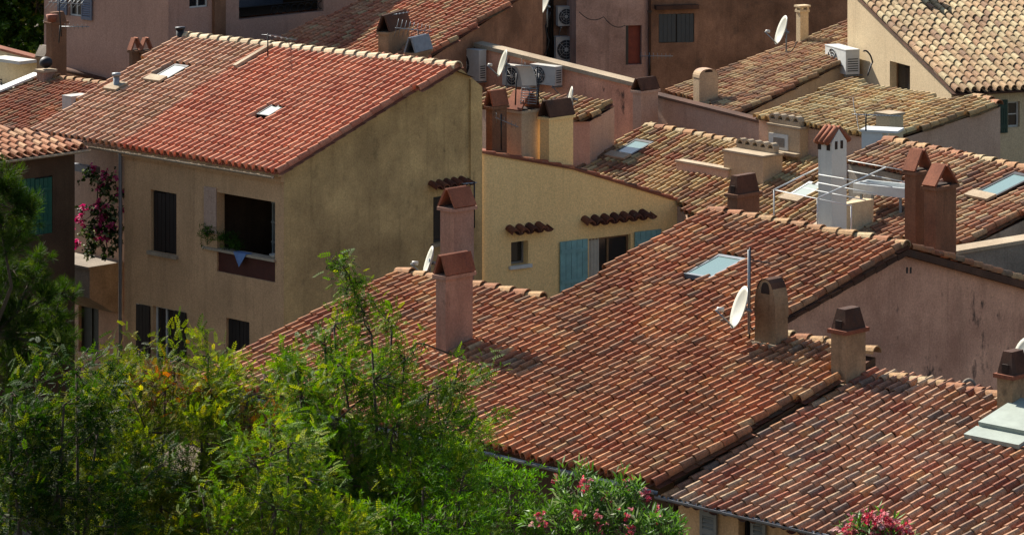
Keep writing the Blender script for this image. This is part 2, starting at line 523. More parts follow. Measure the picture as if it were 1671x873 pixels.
def window(house, W, holes, x0, yt, x1, yb, frame='wood_frame', pane='dark_glass', cols=2, rows=1, depth=0.14, sill=None, fw=0.05, name='window', label=None):
    t0, t1, z0, z1 = W.rect(x0, yt, x1, yb)
    holes.append((t0, t1, z0, z1))
    f = MB()
    for a, b, c, d in ((t0, t0 + fw, z0, z1), (t1 - fw, t1, z0, z1), (t0 + fw, t1 - fw, z0, z0 + fw), (t0 + fw, t1 - fw, z1 - fw, z1)):
        W.box(f, a, b, c, d, -depth - 0.06, -depth, frame)
    for i in range(1, cols):
        t = t0 + (t1 - t0) * i / cols
        W.box(f, t - fw * 0.5, t + fw * 0.5, z0 + fw, z1 - fw, -depth - 0.05, -depth + 0.004, frame)
    for j in range(1, rows):
        z = z0 + (z1 - z0) * j / rows
        W.box(f, t0 + fw, t1 - fw, z - fw * 0.3, z + fw * 0.3, -depth - 0.045, -depth - 0.004, frame)
    w = f.build(name, house, label)
    p = MB()
    W.box(p, t0 + fw * 0.5, t1 - fw * 0.5, z0 + fw * 0.5, z1 - fw * 0.5, -depth - 0.04, -depth - 0.03, pane)
    p.build('pane', w)
    if sill:
        s = MB()
        W.box(s, t0 - 0.08, t1 + 0.08, z0 - 0.09, z0 - 0.002, -0.1, 0.08, sill)
        s.build('sill', w)
    return w

def shutter(house, W, x0, yt, x1, yb, m, off=0.03, slats=False, battens=True, th=0.04, label=None, planks=4):
    t0, t1, z0, z1 = W.rect(x0, yt, x1, yb)
    s = MB()
    if slats:
        fw = 0.06
        for a, b, c, d in ((t0, t0 + fw, z0, z1), (t1 - fw, t1, z0, z1), (t0 + fw, t1 - fw, z0, z0 + 0.1), (t0 + fw, t1 - fw, z1 - 0.1, z1), (t0 + fw, t1 - fw, (z0 + z1) / 2 - 0.04, (z0 + z1) / 2 + 0.04)):
            W.box(s, a, b, c, d, off, off + th, m)
        k = int((z1 - z0) / 0.07)
        for i in range(k):
            z = z0 + (i + 0.5) * (z1 - z0) / k
            s.hexa([W.P(t0 + fw, z - 0.03, off + th), W.P(t1 - fw, z - 0.03, off + th), W.P(t1 - fw, z - 0.02, off + th + 0.003), W.P(t0 + fw, z - 0.02, off + th + 0.003),
                    W.P(t0 + fw, z + 0.02, off), W.P(t1 - fw, z + 0.02, off), W.P(t1 - fw, z + 0.03, off + 0.006), W.P(t0 + fw, z + 0.03, off + 0.006)], m)
    else:
        w = (t1 - t0) / planks
        for i in range(planks):
            W.box(s, t0 + i * w + 0.006, t0 + (i + 1) * w - 0.006, z0, z1, off + (0.004 if i % 2 else 0), off + th, m)
        W.box(s, t0 + 0.01, t1 - 0.01, z0 + 0.02, z1 - 0.02, off - 0.001, off + th * 0.6, m)
        if battens:
            for z in (z0 + (z1 - z0) * 0.2, z0 + (z1 - z0) * 0.8):
                W.box(s, t0 + 0.03, t1 - 0.03, z - 0.05, z + 0.05, off + th + 0.001, off + th + 0.02, m)
    return s.build('shutter', house, label)

def tile_hood(house, W, x0, x1, y, n, pal, seed=1, out=0.32):
    """a row of roof tiles bedded over a window"""
    g = np.random.default_rng(seed)
    t0, z = W.tz(x0, y); t1, _ = W.tz(x1, y)
    sp = (t1 - t0) / n
    A = np.linspace(0, math.pi, 7)
    Vs, Fs, Cs = [], [], []
    cols = pick(pal, 2 * n, g)
    for i in range(n):
        t = t0 + (i + 0.5) * sp
        for q in (0, 1):      # cover, channel
            k = len(Vs)
            for o, zz, rr in ((-0.05, 0.12, sp * 0.40), (out, 0.0, sp * 0.46), (out, -0.012, sp * 0.36)):
                for a in A:
                    if q == 0: Vs.append(W.P(t - math.cos(a) * rr, z + zz + math.sin(a) * rr * 0.9, o))
                    else: Vs.append(W.P(t + sp * 0.5 - math.cos(a) * rr, z + zz + 0.03 - math.sin(a) * rr * 0.5, o - 0.03 - (0.005 if rr < sp * .38 else 0)))
            for j in range(6):
                Fs.append((k + j, k + j + 1, k + 8 + j, k + 7 + j)); Fs.append((k + 7 + j, k + 8 + j, k + 15 + j, k + 14 + j))
            Cs += [cols[2 * i + q]] * 21
    return array_mesh('tile_hood', np.array(Vs), np.array(Fs), np.array(Cs), 'tile_old', house)

def gutter(house, P0, P1, r=0.06, m='zinc', n=12):
    mb = MB()
    P0, P1 = np.asarray(P0), np.asarray(P1)
    d = (P1 - P0) / np.linalg.norm(P1 - P0); side = np.cross(d, UP); side /= np.linalg.norm(side)
    A = np.linspace(math.pi, 2 * math.pi, 7)
    vs, fs = [], []
    for i, p in enumerate((P0, P1)):
        for rr in (r, r - 0.012):
            for a in A: vs.append(p + side * math.cos(a) * rr + UP * math.sin(a) * rr)
    for j in range(6):
        fs += [(j, j + 1, 15 + j, 14 + j), (7 + j, 21 + j, 22 + j, 8 + j)]
    fs += [(0, 14, 21, 7), (6, 13, 27, 20)]
    mb.raw(vs, fs, m)
    for k in range(1, n):
        c = P0 + (P1 - P0) * k / n
        mb.box(c, d, side, UP, (-0.012, 0.012), (-r - 0.004, r + 0.004), (-0.002, 0.01), m)
    return mb.build('gutter', house)

# ------------------------------------------------------------------ chimneys
def chimney(house, R, xl, xe, xr, yb, yt, cap='mitre', m='chim_pink', cm='terracotta', caph=0.4, axis='v', zlow=0.7, ledge=0.05, taper=0.0, label=None, phi=None, base=None, lm=None, D=None):
    """near vertical edge at px xe, foot yb on roof plane R, shaft top yt; xl / xr are the outer edges of its two faces"""
    if R is not None and D is None:
        foot = R.px(xe, yb)
        u, v = R.u, R.v
    else:
        foot = at(xe, yb, D)
        t = math.radians(phi or 45); u = np.array([math.cos(t), -math.sin(t), 0]); v = np.array([math.sin(t), math.cos(t), 0])
    if phi is not None:
        t = math.radians(phi); u = np.array([math.cos(t), -math.sin(t), 0]); v = np.array([math.sin(t), math.cos(t), 0])
    s = F / foot[1]
    a = (xe - xl) / (s * u[0]); b = (xr - xe) / (s * v[0])
    zt = CAMZ - (yt - YH) / F * foot[1]
    o = np.array([foot[0], foot[1], 0])
    U, V = -u, v               # from the near edge
    mb = MB()
    z0 = foot[2] - zlow
    tp = taper
    def ring(z, g): return [o + U * (-g) + V * (-g) + UP * z, o + U * (-g) + V * (b + g) + UP * z, o + U * (a + g) + V * (b + g) + UP * z, o + U * (a + g) + V * (-g) + UP * z]
    # ring order: near, right(v), far, left(u) -> counter-clockwise seen from above
    mb.hexa(ring(z0, 0) + ring(zt, -tp), m)
    if ledge: mb.hexa(ring(zt - 0.02, ledge) + ring(zt + 0.05, ledge), lm or m)
    if base: mb.hexa(ring(foot[2] - 0.1, 0.1) + ring(foot[2] + base, 0.06), 'mortar')
    ch = mb.build('chimney', house, label)
    cb = MB()
    zt2 = zt + (0.05 if ledge else 0.0)
    c0 = o + U * a / 2 + V * b / 2
    if cap == 'mitre':       # two tiles leaning on each other, open at the ends; ridge along axis
        X, Y, hx, hy = (U, V, a / 2, b / 2) if axis == 'v' else (V, U, b / 2, a / 2)
        th = 0.05
        for sg in (-1, 1):
            p0 = c0 + X * sg * (hx + 0.02) + UP * zt2
            q0 = c0 + X * sg * 0.012 + UP * (zt2 + caph)
            nrm = np.cross(Y, q0 - p0) * sg; nrm /= np.linalg.norm(nrm)
            if nrm[2] < 0: nrm = -nrm
            P = []
            for off in (0, th):
                for yy, pp in ((-1, p0), (1, p0), (1, q0), (-1, q0)): P.append(pp + Y * yy * (hy + 0.02) + nrm * off)
            cb.hexa(P, cm)
        cb.hexa([c0 + X * i * hx * 0.7 + Y * j * hy * 0.7 + UP * z for z in (zt2, zt2 + 0.03) for i, j in ((-1, -1), (1, -1), (1, 1), (-1, 1))], 'sooty')
    elif cap == 'hood':      # tapered hood on a flared ledge
        def r2(g, z): return [c0 + U * (-(a / 2 + g)) + V * (-(b / 2 + g)) + UP * z, c0 + U * (-(a / 2 + g)) + V * (b / 2 + g) + UP * z, c0 + U * (a / 2 + g) + V * (b / 2 + g) + UP * z, c0 + U * (a / 2 + g) + V * (-(b / 2 + g)) + UP * z]
        cb.hexa(r2(0.0, zt2) + r2(-min(a, b) * 0.22, zt2 + caph), cm)
        for sg in (0.0,):
            W0 = c0 - V * (b / 2 + 0.004) + UP * (zt2 + 0.04)
        cb.hexa([c0 + U * i * a * 0.2 - V * (b / 2 * 0.99 - j * 0.03) + UP * z for z in (zt2 + 0.02, zt2 + caph * 0.45) for i, j in ((-1, -0.2), (1, -0.2), (1, 1), (-1, 1))], 'sooty')
    elif cap == 'arch':      # vaulted top running along axis, plastered ends with a small smoke hole
        X, Y, hx, hy = (U, V, a / 2 - taper, b / 2 - taper) if axis == 'v' else (V, U, b / 2 - taper, a / 2 - taper)
        A = np.linspace(0, math.pi, 13)
        prof_ = [(math.copysign(abs(math.cos(t)) ** 0.8, math.cos(t)) * hx, math.sin(t) ** 0.85 * caph) for t in A]
        for yy in (-1, 1):
            mb2 = [c0 + X * x + Y * yy * hy + UP * (zt2 + z) for x, z in prof_]
            cb.poly(mb2, m)
            cb.poly([c0 + X * x * .42 + Y * yy * (hy + .006) + UP * (zt2 + caph * .62 + z * .3) for x, z in prof_], 'sooty')
        for k in range(12):
            (x0, z0_), (x1, z1_) = prof_[k], prof_[k + 1]
            P4 = []
            for g_, in ((0.0,), (0.03,)):
                for (x, z) in ((x0, z0_), (x1, z1_)):
                    for yy in (-1, 1): P4.append(c0 + X * x * (1 + g_ * 1.2) + Y * yy * (hy + .02) + UP * (zt2 + z * (1 + g_)))
            dk = cm if 2 < k < 9 else m
            cb.raw(P4, [(4, 5, 7, 6), (0, 4, 6, 2), (1, 3, 7, 5), (0, 2, 3, 1)], dk)
    elif cap == 'slab':
        for i in (-1, 1):
            for j in (-1, 1):
                cb.box(c0, U, V, UP, (i * a * 0.4 - 0.04, i * a * 0.4 + 0.04), (j * b * 0.4 - 0.04, j * b * 0.4 + 0.04), (zt2, zt2 + caph * 0.6), m)
        cb.box(c0, U, V, UP, (-a / 2 - 0.05, a / 2 + 0.05), (-b / 2 - 0.05, b / 2 + 0.05), (zt2 + caph * 0.6, zt2 + caph), cm)
    elif cap == 'flat':
        cb.box(c0, U, V, UP, (-a / 2 - 0.04, a / 2 + 0.04), (-b / 2 - 0.04, b / 2 + 0.04), (zt2, zt2 + caph), cm)
    if cb.v: cb.build('chimney_cap', ch)
    return ch, c0, zt2, a, b, U, V

def skylight(house, R, quad, frame='dark_metal', pane='sky_glass', h=0.10, fw=0.07, flash=True, label=None):
    """quad: four px corners on the roof: bottom-left, bottom-right, top-right, top-left"""
    q = [R.es(*p) for p in quad]
    e0 = (q[0][0] + q[3][0]) / 2; e1 = (q[1][0] + q[2][0]) / 2
    s0 = (q[0][1] + q[1][1]) / 2; s1 = (q[2][1] + q[3][1]) / 2
    mb = MB()
    hb, ht = 0.08, 0.10 + h * .3
    for a, b, c, d in ((e0, e0 + fw, s0, s1), (e1 - fw, e1, s0, s1), (e0 + fw, e1 - fw, s0, s0 + fw), (e0 + fw, e1 - fw, s1 - fw * 1.6, s1)):
        mb.box(R.o, R.e, R.s, R.n, (a, b), (c, d), (0.0, ht), frame)
    if flash: mb.box(R.o, R.e, R.s, R.n, (e0 - 0.05, e1 + 0.05), (s0 - 0.3, s0 - 0.004), (0.13, 0.19), 'mortar')
    w = mb.build('skylight', house, label)
    p = MB()
    p.box(R.o, R.e, R.s, R.n, (e0 + fw - 0.003, e1 - fw + 0.003), (s0 + fw - 0.003, s1 - fw * 1.6 + 0.003), (0.02, ht - 0.012), pane)
    p.build('pane', w)
    return w

# ------------------------------------------------------------------ roof furniture (top-level things)
def dish(px, py, D, rpx, yaw, tilt, label, mast_px=None, mast_top=None, squash=1.0, m='dish_white'):
    """offset dish: centre px,py; rpx half height in px; yaw: azimuth it looks at (deg), tilt up"""
    c = at(px, py, D); r = rpx / F * D
    base = at(*mast_px, D + 0.15) if mast_px else c - np.array([0, -0.15, r * 1.2])
    t = thing('satellite_dish', label, 'satellite dish', base, 'satellite dishes on the roofs')
    yw, tl = math.radians(yaw), math.radians(tilt)
    ax = np.array([math.cos(yw) * math.cos(tl), math.sin(yw) * math.cos(tl), math.sin(tl)])
    sx = np.array([-math.sin(yw), math.cos(yw), 0]); up = np.cross(ax, sx); up = up if up[2] > 0 else -up
    mb = MB(); vs, fs = [], []
    nr, na = 5, 24
    for side in (0, 1):
        for i in range(nr + 1):
            for j in range(na):
                q = i / nr; a = 2 * math.pi * j / na
                vs.append(c + sx * math.cos(a) * r * 0.92 * q + up * math.sin(a) * r * q + ax * (0.22 * r * (q * q - 0.6) - side * 0.015))
    for side in (0, 1):
        k = side * (nr + 1) * na
        for i in range(nr):
            for j in range(na):
                f = (k + i * na + j, k + i * na + (j + 1) % na, k + (i + 1) * na + (j + 1) % na, k + (i + 1) * na + j)
                fs.append(f if side == 0 else f[::-1])
    k = nr * na
    for j in range(na): fs.append((k + j, k + (j + 1) % na, k + (nr + 1) * na + (j + 1) % na, k + (nr + 1) * na + j))
    mb.raw(vs, fs, m, True)
    mb.build('reflector', t)
    a = MB()
    foot = c - up * r * 0.95
    head = c + ax * r * 1.05 - up * r * 0.45
    a.tube([foot, head], 0.018, 'grey_metal')
    arm = a.build('arm', t)
    h = MB(); h.tube([head - ax * 0.02 + up * 0.02, head - ax * 0.14 + up * 0.05], 0.045, 'ac_white', 8)
    h.build('receiver', arm)
    p = MB()
    back = c - ax * (0.18 * r + 0.02)
    bk = back - ax * 0.12
    p.tube([back, bk, ], 0.04, 'grey_metal')
    top = at(*mast_top, D + 0.15) if mast_top else bk + UP * 0.1
    p.tube([base, np.array([base[0], base[1], top[2]])], 0.024, 'grey_metal')
    p.tube([bk, np.array([base[0], base[1], bk[2]])], 0.025, 'grey_metal')
    p.build('mast', t)
    return t

def aircon(x0, yt, x1, yb, D, label, yaw=None, W=None, depth=0.32, out=0.12, m='ac_white', fan=0.36, brackets=True, roof=False):
    """split air conditioner: front face from px rect on wall W (or a plane of azimuth yaw at depth D)"""
    if W is None:
        W = Wall(at((x0 + x1) / 2, yb, D), yaw)
        out = 0.0
        o0, o1 = -depth, 0.0
    else:
        o0, o1 = out, out + depth
    t0, t1, z0, z1 = W.rect(x0, yt, x1, yb)
    tm = (t0 + t1) / 2
    t = thing('air_conditioner', label, 'air conditioner', W.P(tm, z0, (o0 + o1) / 2), 'air conditioners on the walls')
    c = MB()
    W.box(c, t0, t1, z0 + 0.03, z1 - 0.03, o0, o1, m)
    W.box(c, t0 - 0.01, t1 + 0.01, z1 - 0.03, z1, o0 - 0.01, o1 + 0.012, m)
    for tt in (t0 + 0.1, t1 - 0.14): W.box(c, tt, tt + 0.05, z0, z0 + 0.03, o0 + 0.02, o1 - 0.02, 'dark_metal')
    for k in range(6): W.box(c, t1 + 0.001, t1 + 0.006, z0 + 0.12 + k * 0.07, z0 + 0.15 + k * 0.07, o0 + 0.05, o1 - 0.06, 'ac_grille')
    cs = c.build('casing', t)
    g = MB()
    tc = t0 + (t1 - t0) * fan; zc = (z0 + z1) / 2; R_ = min((z1 - z0) * 0.42, (t1 - t0) * min(fan, 1 - fan) * 0.94)
    ring = [W.P(tc + math.cos(a) * R_, zc + math.sin(a) * R_, o1 + 0.004) for a in np.linspace(0, 2 * math.pi, 25)[:-1]]
    g.poly(ring, 'ac_grille')
    for rr in (1.0, 0.72, 0.44, 0.2):
        g.tube([W.P(tc + math.cos(a) * R_ * rr, zc + math.sin(a) * R_ * rr, o1 + 0.012) for a in np.linspace(0, 2 * math.pi, 25)], 0.007, m, 4)
    for a in np.linspace(0, math.pi, 5)[:-1]:
        g.tube([W.P(tc + math.cos(a) * R_, zc + math.sin(a) * R_, o1 + 0.014), W.P(tc - math.cos(a) * R_, zc - math.sin(a) * R_, o1 + 0.014)], 0.006, m, 4)
    g.poly([W.P(tc + math.cos(a) * R_ * 0.2, zc + math.sin(a) * R_ * 0.2, o1 + 0.02) for a in np.linspace(0, 2 * math.pi, 13)[:-1]], m)
    g.build('fan_grille', t)
    if brackets and not roof and W is not None:
        for tt in (t0 + 0.12, t1 - 0.12):
            b = MB()
            W.box(b, tt - 0.02, tt + 0.02, z0 - 0.04, z0 - 0.002, o0 - out + 0.0, o1, 'grey_metal')
            b.tube([W.P(tt, z0 - 0.35, 0.01), W.P(tt, z0 - 0.03, o1 - 0.06)], 0.016, 'grey_metal', 5)
            b.build('bracket', t)
    return t

def yagi(label, base, top, D, boom, n, rod=0.3, roll=0.0, r=0.008, D2=None, group='television antennas on the roofs', m='grey_metal', vert=False):
    """mast from px base to px top; boom between two px points, n cross rods"""
    b0 = at(*base, D); t0 = at(top[0], top[1], D)
    t = thing('television_antenna', label, 'antenna', b0, group)
    mb = MB(); mb.tube([b0, t0], 0.02, 'dark_metal'); mb.build('mast', t)
    p, q = at(*boom[0], D), at(*boom[1], D2 or D)
    bb = MB(); bb.tube([p, q], 0.014, m)
    bo = bb.build('boom', t)
    d = (q - p) / np.linalg.norm(q - p)
    sd = np.cross(d, UP); sd /= np.linalg.norm(sd)
    ax = UP if vert else sd * math.cos(roll) + UP * math.sin(roll)
    rd = MB()
    for i in range(n):
        c = p + (q - p) * (i + 0.3) / n
        ln = rod * (1.1 - 0.5 * i / n)
        rd.tube([c - ax * ln, c + ax * ln], r, m, 5)
    rd.build('rods', bo)
    return t

# ================================================================== THE PLACE
g_ = MB()
S = 1500.0
g_.poly([(-S, -200, 0), (S, -200, 0), (S, 3000, 0), (-S, 3000, 0)], 'earth')
g_.build('ground', None, None, 'structure')
st = MB()
for a, b in (((-30, 76), (14, 46)),):
    d = np.array([b[0] - a[0], b[1] - a[1], 0.0]); d /= np.linalg.norm(d); nn = np.array([-d[1], d[0], 0])
    A0, B0 = np.array([*a, 0.0]), np.array([*b, 0.0])
    st.poly([A0 - nn * 2 + UP * .006, B0 - nn * 2 + UP * .006, B0 + nn * 2 + UP * .006, A0 + nn * 2 + UP * .006], 'asphalt')
st.build('lane', None, None, 'structure')

PAL_B = [(196, 126, 88, 4), (184, 114, 80, 4), (204, 142, 104, 3), (176, 122, 92, 1.8), (164, 116, 90, .7), (206, 158, 118, 1.1), (172, 98, 68, 1.6), (158, 122, 98, .3), (206, 138, 90, 1)]
PAL_C = [(188, 128, 102, 4), (198, 140, 112, 4), (208, 158, 130, 2.4), (172, 128, 108, 1.8), (150, 122, 110, .8), (206, 170, 142, 1.2), (168, 100, 78, 1.6), (204, 144, 104, 1)]
PAL_1L = [(216, 160, 132, 3), (222, 172, 144, 2), (208, 148, 120, 2), (198, 150, 120, 1)]
PAL_1R = [(224, 142, 112, 3), (216, 130, 102, 2), (230, 154, 124, 2)]
PAL_Y = [(200, 158, 114, 2), (184, 124, 88, 2), (212, 180, 134, 2), (170, 100, 70, 1.4), (146, 106, 80, 1.2), (204, 162, 114, 2)]
PAL_R = [(190, 140, 106, 2), (200, 158, 124, 2), (170, 112, 84, 2), (210, 178, 142, 1.6), (146, 106, 88, 1.2), (194, 126, 96, 1.4)]
PAL_Q = [(224, 186, 136, 3), (212, 168, 120, 2), (230, 202, 156, 2), (196, 144, 100, 1.2), (170, 132, 98, 1)]
PAL_Q1 = [(206, 160, 122, 2), (196, 142, 106, 2), (214, 178, 136, 2), (180, 122, 92, 1.2), (160, 122, 98, 1)]
PAL_7 = [(208, 176, 140, 3), (198, 160, 126, 3), (216, 190, 154, 2), (186, 142, 112, 1.4), (164, 126, 102, .7)]
PAL_T = [(208, 132, 98, 3), (198, 114, 84, 2), (214, 150, 114, 2), (208, 168, 126, 1)]
PAL_L2 = [(186, 104, 70, 3), (194, 120, 82, 2), (166, 88, 58, 2), (182, 136, 100, 1), (156, 112, 84, 1)]
PAL_L1 = [(218, 156, 122, 3), (208, 140, 106, 2), (226, 174, 138, 2), (196, 124, 94, 1)]
PAL_CAP = [(196, 152, 112, 3), (184, 132, 96, 2.4), (172, 112, 80, 2), (206, 176, 140, 1)]
PAL_DK = [(120, 62, 42, 2), (98, 52, 38, 2), (140, 80, 54, 1)]

# ---------------------------------------------------------------- central house
PB = Roof((1080, 790), 62, 45, 0.24)
house_b = thing('stone_house', 'long house with the big weathered orange tile roof in the centre foreground', 'house', (PB.P(-6, 3)[0], PB.P(-6, 3)[1], 0))
polyB = PB.poly([('es', -12.2, -0.12), (650, 447), (895, 491), (1160, 348), (1480, 405), (1235, 543), (1365, 571), ('es', 0, 4.6), ('es', 0, -0.12)])
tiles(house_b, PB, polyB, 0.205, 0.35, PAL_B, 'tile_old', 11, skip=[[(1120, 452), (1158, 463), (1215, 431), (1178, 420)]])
e_l, s_l = polyB[1]; s_r = polyB[2][1]; e_v, s_v = polyB[5]; e_rg, s_rg = polyB[4]; e_lf, s_lf = polyB[3]
wb = MB()
body(wb, PB, [(-12.1, 0.35), (-12.1, s_l - .02), (e_lf + .05, s_r), (e_lf + .08, s_lf - .03), (e_v - .22, s_rg - .03), (e_v - .12, s_v - .1), (-0.03, s_v), (-0.03, 0.35)], 'brown', skip=(4, 7))
# pink gable wall, rear slope of the roof
cA = PB.P(e_v - .12, s_v - .6)
WPk = Wall(cA, 45)
ridge_t, ridge_z = WPk.tz(1478, 414)
rear_pitch = 0.30
tE = ridge_t + 5.2
prof = [(0.0, PB.z_at(*cA[:2]) - .06), (ridge_t, ridge_z), (tE, ridge_z - rear_pitch * 5.2)]
prof[0] = (0.0, PB.z_at(*WPk.P(0, 0)[:2]) - .08)
wall_face(wb, WPk, prof, 0, [], 'pink')
fr = PB.P(0, 0.35)
WFB = Wall(PB.P(-12.1, 0.35), -45)
hB = []
wall_face(wb, WFB, [(0, PB.P(0, .35)[2] - .07), (12.07, PB.P(0, .35)[2] - .07)], 0, hB, 'brown')
wb.build('wall', house_b)
vent = MB()
for dx in (0, 6):
    t, z = WPk.tz(1480 + dx, 441); WPk.box(vent, t - .025, t + .025, z - .06, z + .06, -0.02, 0.006, 'black')
vent.build('vent', house_b)
PBr = Roof(None, 0, 45, rear_pitch, 'r', p3=PB.P(e_rg, s_rg) - PB.s * 0 + PB.hup * 5.3 - UP * rear_pitch * 5.3)
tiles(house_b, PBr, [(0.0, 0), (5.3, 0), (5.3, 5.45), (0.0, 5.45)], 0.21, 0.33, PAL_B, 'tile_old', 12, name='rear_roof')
rv = MB()
rv.box(PBr.o, PBr.e, PBr.s, PBr.n, (0.02, 5.25), (0.02, 5.5), (-0.14, -0.005), 'dark_terracotta')
for sg, R_, (sa, sb), ee in ((1, PB, (s_v + .1, s_rg), e_rg), ):
    n = int((sb - sa) / .33)
    for i in range(n):
        s0 = sa + (sb - sa) * i / n
        e0 = e_v + (e_rg - e_v) * (i / n)
        rv.box(R_.o, R_.e, R_.s, R_.n, (e0 - .1, e0 + .035), (s0, s0 + .325), (-0.13 + .01 * (i % 2), -0.02), 'dark_terracotta')
rv.build('verge_board', house_b)
ridge_caps(house_b, PB.P(e_lf, s_lf, .06), PB.P(e_rg, s_rg, .06), PAL_CAP, 5)
ridge_caps(house_b, PB.P(e_l, s_l, .05), PB.P(e_lf - .1, s_r, .05), PAL_CAP, 6)
ridge_caps(house_b, PB.P(e_v + .1, s_v, .05), PB.P(0, s_v, .05), PAL_CAP, 7)
for (a, b, c, d), rp in (((-12.15, e_lf, s_l, 4.2), .3), ((e_v, -0.03, s_v, 3.2), .3)):
    pass
rearA = MB()
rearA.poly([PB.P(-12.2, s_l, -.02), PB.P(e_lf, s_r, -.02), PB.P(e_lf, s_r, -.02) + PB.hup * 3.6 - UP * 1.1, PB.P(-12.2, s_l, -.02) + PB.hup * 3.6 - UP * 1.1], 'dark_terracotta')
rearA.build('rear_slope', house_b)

# ---------------------------------------------------------------- right foreground house
PC = Roof(None, 0, 45, 0.24, p3=PB.P(0, 0) - UP * 0.22)
house_c = thing('terrace_house', 'low house at the lower right, its roof one step below the big central roof', 'house', (PC.P(4.5, 3)[0], PC.P(4.5, 3)[1], 0))
sC = PC.es(1420, 612)[1]
polyC = [(0.03, -0.1), (0.03, sC), (9.0, sC), (9.0, -0.1)]
hatch_q = [(1600, 712), (1650, 728), (1720, 702), (1665, 682)]
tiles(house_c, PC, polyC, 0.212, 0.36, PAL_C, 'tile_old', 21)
wc = MB()
body(wc, PC, [(0.02, 0.4), (0.02, sC - .02), (8.9, sC - .02), (8.9, 0.4)], 'brown', skip=(3,))
WFC = Wall(PC.P(0.02, 0.4), -45)
hC = []
window(house_c, WFC, hC, 1205, 836, 1228, 905, 'dark_shutter', 'dark_glass', 1, 1, 0.16)
shutter(house_c, WFC, 1146, 831, 1173, 900, 'grey_shutter', slats=True)
shutter(house_c, WFC, 1229, 842, 1253, 910, 'grey_shutter', slats=True)
wall_face(wc, WFC, [(0, PC.P(0, .4)[2] - .07), (8.88, PC.P(0, .4)[2] - .07)], 0, hC, 'ochre_front')
wc.build('wall', house_c)
ridge_caps(house_c, PC.P(0.55, sC, .05), PC.P(9, sC, .05), PAL_CAP, 8)
rc = MB()
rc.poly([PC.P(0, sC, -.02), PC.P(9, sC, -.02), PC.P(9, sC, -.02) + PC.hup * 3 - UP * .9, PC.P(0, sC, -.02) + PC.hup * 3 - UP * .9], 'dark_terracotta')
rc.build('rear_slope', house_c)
gutter(house_b, PB.P(-12.2, -.16, -.03) - UP * .03, PB.P(0.0, -.16, -.03) - UP * .03, 0.06, 'zinc', 16)
gutter(house_c, PC.P(0.02, -.14, .10) , PC.P(9, -.14, .10), 0.06, 'zinc', 12)

chimney(house_b, PB, 711, 727, 771, 588, 455, 'mitre', 'chim_pink', 'terracotta', 0.36, 'v', label='tall pink chimney with two leaning red tiles on top', base=.1)
foot2 = PB.P(*PB.es(728, 463)) + PB.hup * 0.9 - UP * .3
chimney(house_b, None, 718, 741, 773, 440, 345, 'mitre', 'chim_pink', 'terracotta', 0.36, 'v', D=foot2[1], zlow=1.2, label='second pink chimney standing behind the tall one')
chimney(house_b, PB, 1231, 1266, 1291, 574, 522, 'arch', 'chim_tan', 'dark_terracotta', 0.70, 'v', base=.12, ledge=0, taper=0.03, label='tan chimney with a rounded beehive top')
chimney(house_c, PC, 1358, 1380, 1416, 636, 545, 'hood', 'chim_tan', 'dark_terracotta', 0.36, base=.1, lm='terracotta', label='grey tan chimney with a dark tapered hood')
chimney(house_c, PC, 1630, 1652, 1684, 684, 618, 'hood', 'chim_tan', 'dark_terracotta', 0.38, base=.1, lm='terracotta', label='chimney with dark hood beside the white roof hatch')
chimney(house_b, PBr, 1478, 1494, 1522, 410, 285, 'mitre', 'chim_brown', 'terracotta', 0.42, 'u', zlow=1.5, D=76.5, label='brown chimney with a mitre of two tiles')
chimney(house_b, PBr, 1510, 1527, 1565, 418, 310, 'mitre', 'chim_brown', 'terracotta', 0.40, 'u', zlow=1.5, D=75.6, label='wide brown chimney with a mitre of two tiles')
chimney(house_b, PBr, 1188, 1203, 1242, 362, 322, 'hood', 'chim_brown', 'dark_terracotta', 0.38, zlow=1.0, D=77.5, label='squat brown chimney with a dark hood behind the ridge')
skylight(house_b, PB, [(1120, 452), (1158, 463), (1215, 431), (1178, 420)], frame='grey_metal', h=.0, fw=.06, flash=False)
hatch = MB()
q = [PC.es(*p) for p in hatch_q]
hatch.box(PC.o, PC.e, PC.s, PC.n, (q[0][0], q[0][0] + 1.05), (q[0][1], q[0][1] + 1.1), (.1, .27), 'pale_panel')
hatch.box(PC.o, PC.e, PC.s, PC.n, (q[0][0] - .05, q[0][0] + 1.1), (q[0][1] - .36, q[0][1] - .005), (.11, .19), 'pale_panel')
hatch.build('roof_hatch', house_c, 'pale flat roof hatch')

# ---------------------------------------------------------------- big ochre house, left
P1 = Roof((455, 284), 90, 45, 0.36)
house_1 = thing('ochre_house', 'tall ochre house on the left with red tile roof, open loggia and two skylights', 'house', (P1.P(-5, 3)[0], P1.P(-5, 3)[1], 0))
poly1 = P1.poly([(55, 215), (295, 62), (745, 112), (455, 284)])
split0, split1 = P1.es(198, 243)[0], P1.es(432, 75)[0]
def col1(Ec, Sc, C, g):
    lim = split0 + (split1 - split0) * Sc / 6.2
    left = Ec < lim
    C = C.copy()
    C[left] = pick(PAL_1L, left.sum(), g)
    return C
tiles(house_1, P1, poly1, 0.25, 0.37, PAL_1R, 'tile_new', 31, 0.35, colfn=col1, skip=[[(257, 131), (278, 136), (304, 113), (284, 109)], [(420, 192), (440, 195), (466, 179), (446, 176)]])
w1 = MB()
rid_s = poly1[2][1]
c1 = P1.P(-0.16, 0.32)
WG = Wall(c1, 45)
hG = []
tR = WG.tz(787, 300)[0]
tRidge, zRidge = WG.tz(742, 122)
prof = [(0, P1.z_at(*c1[:2]) - .07), (tRidge, P1.z_at(*WG.P(tRidge, 0)[:2]) - .07), (tR, WG.tz(787, 142)[1])]
window(house_1, WG, hG, 707, 319, 747, 394, 'dark_shutter', 'dark_glass', 2, 1, .1, 'mortar', label='narrow window under a row of tiles')
wall_face(w1, WG, prof, 0, hG, 'ochre')
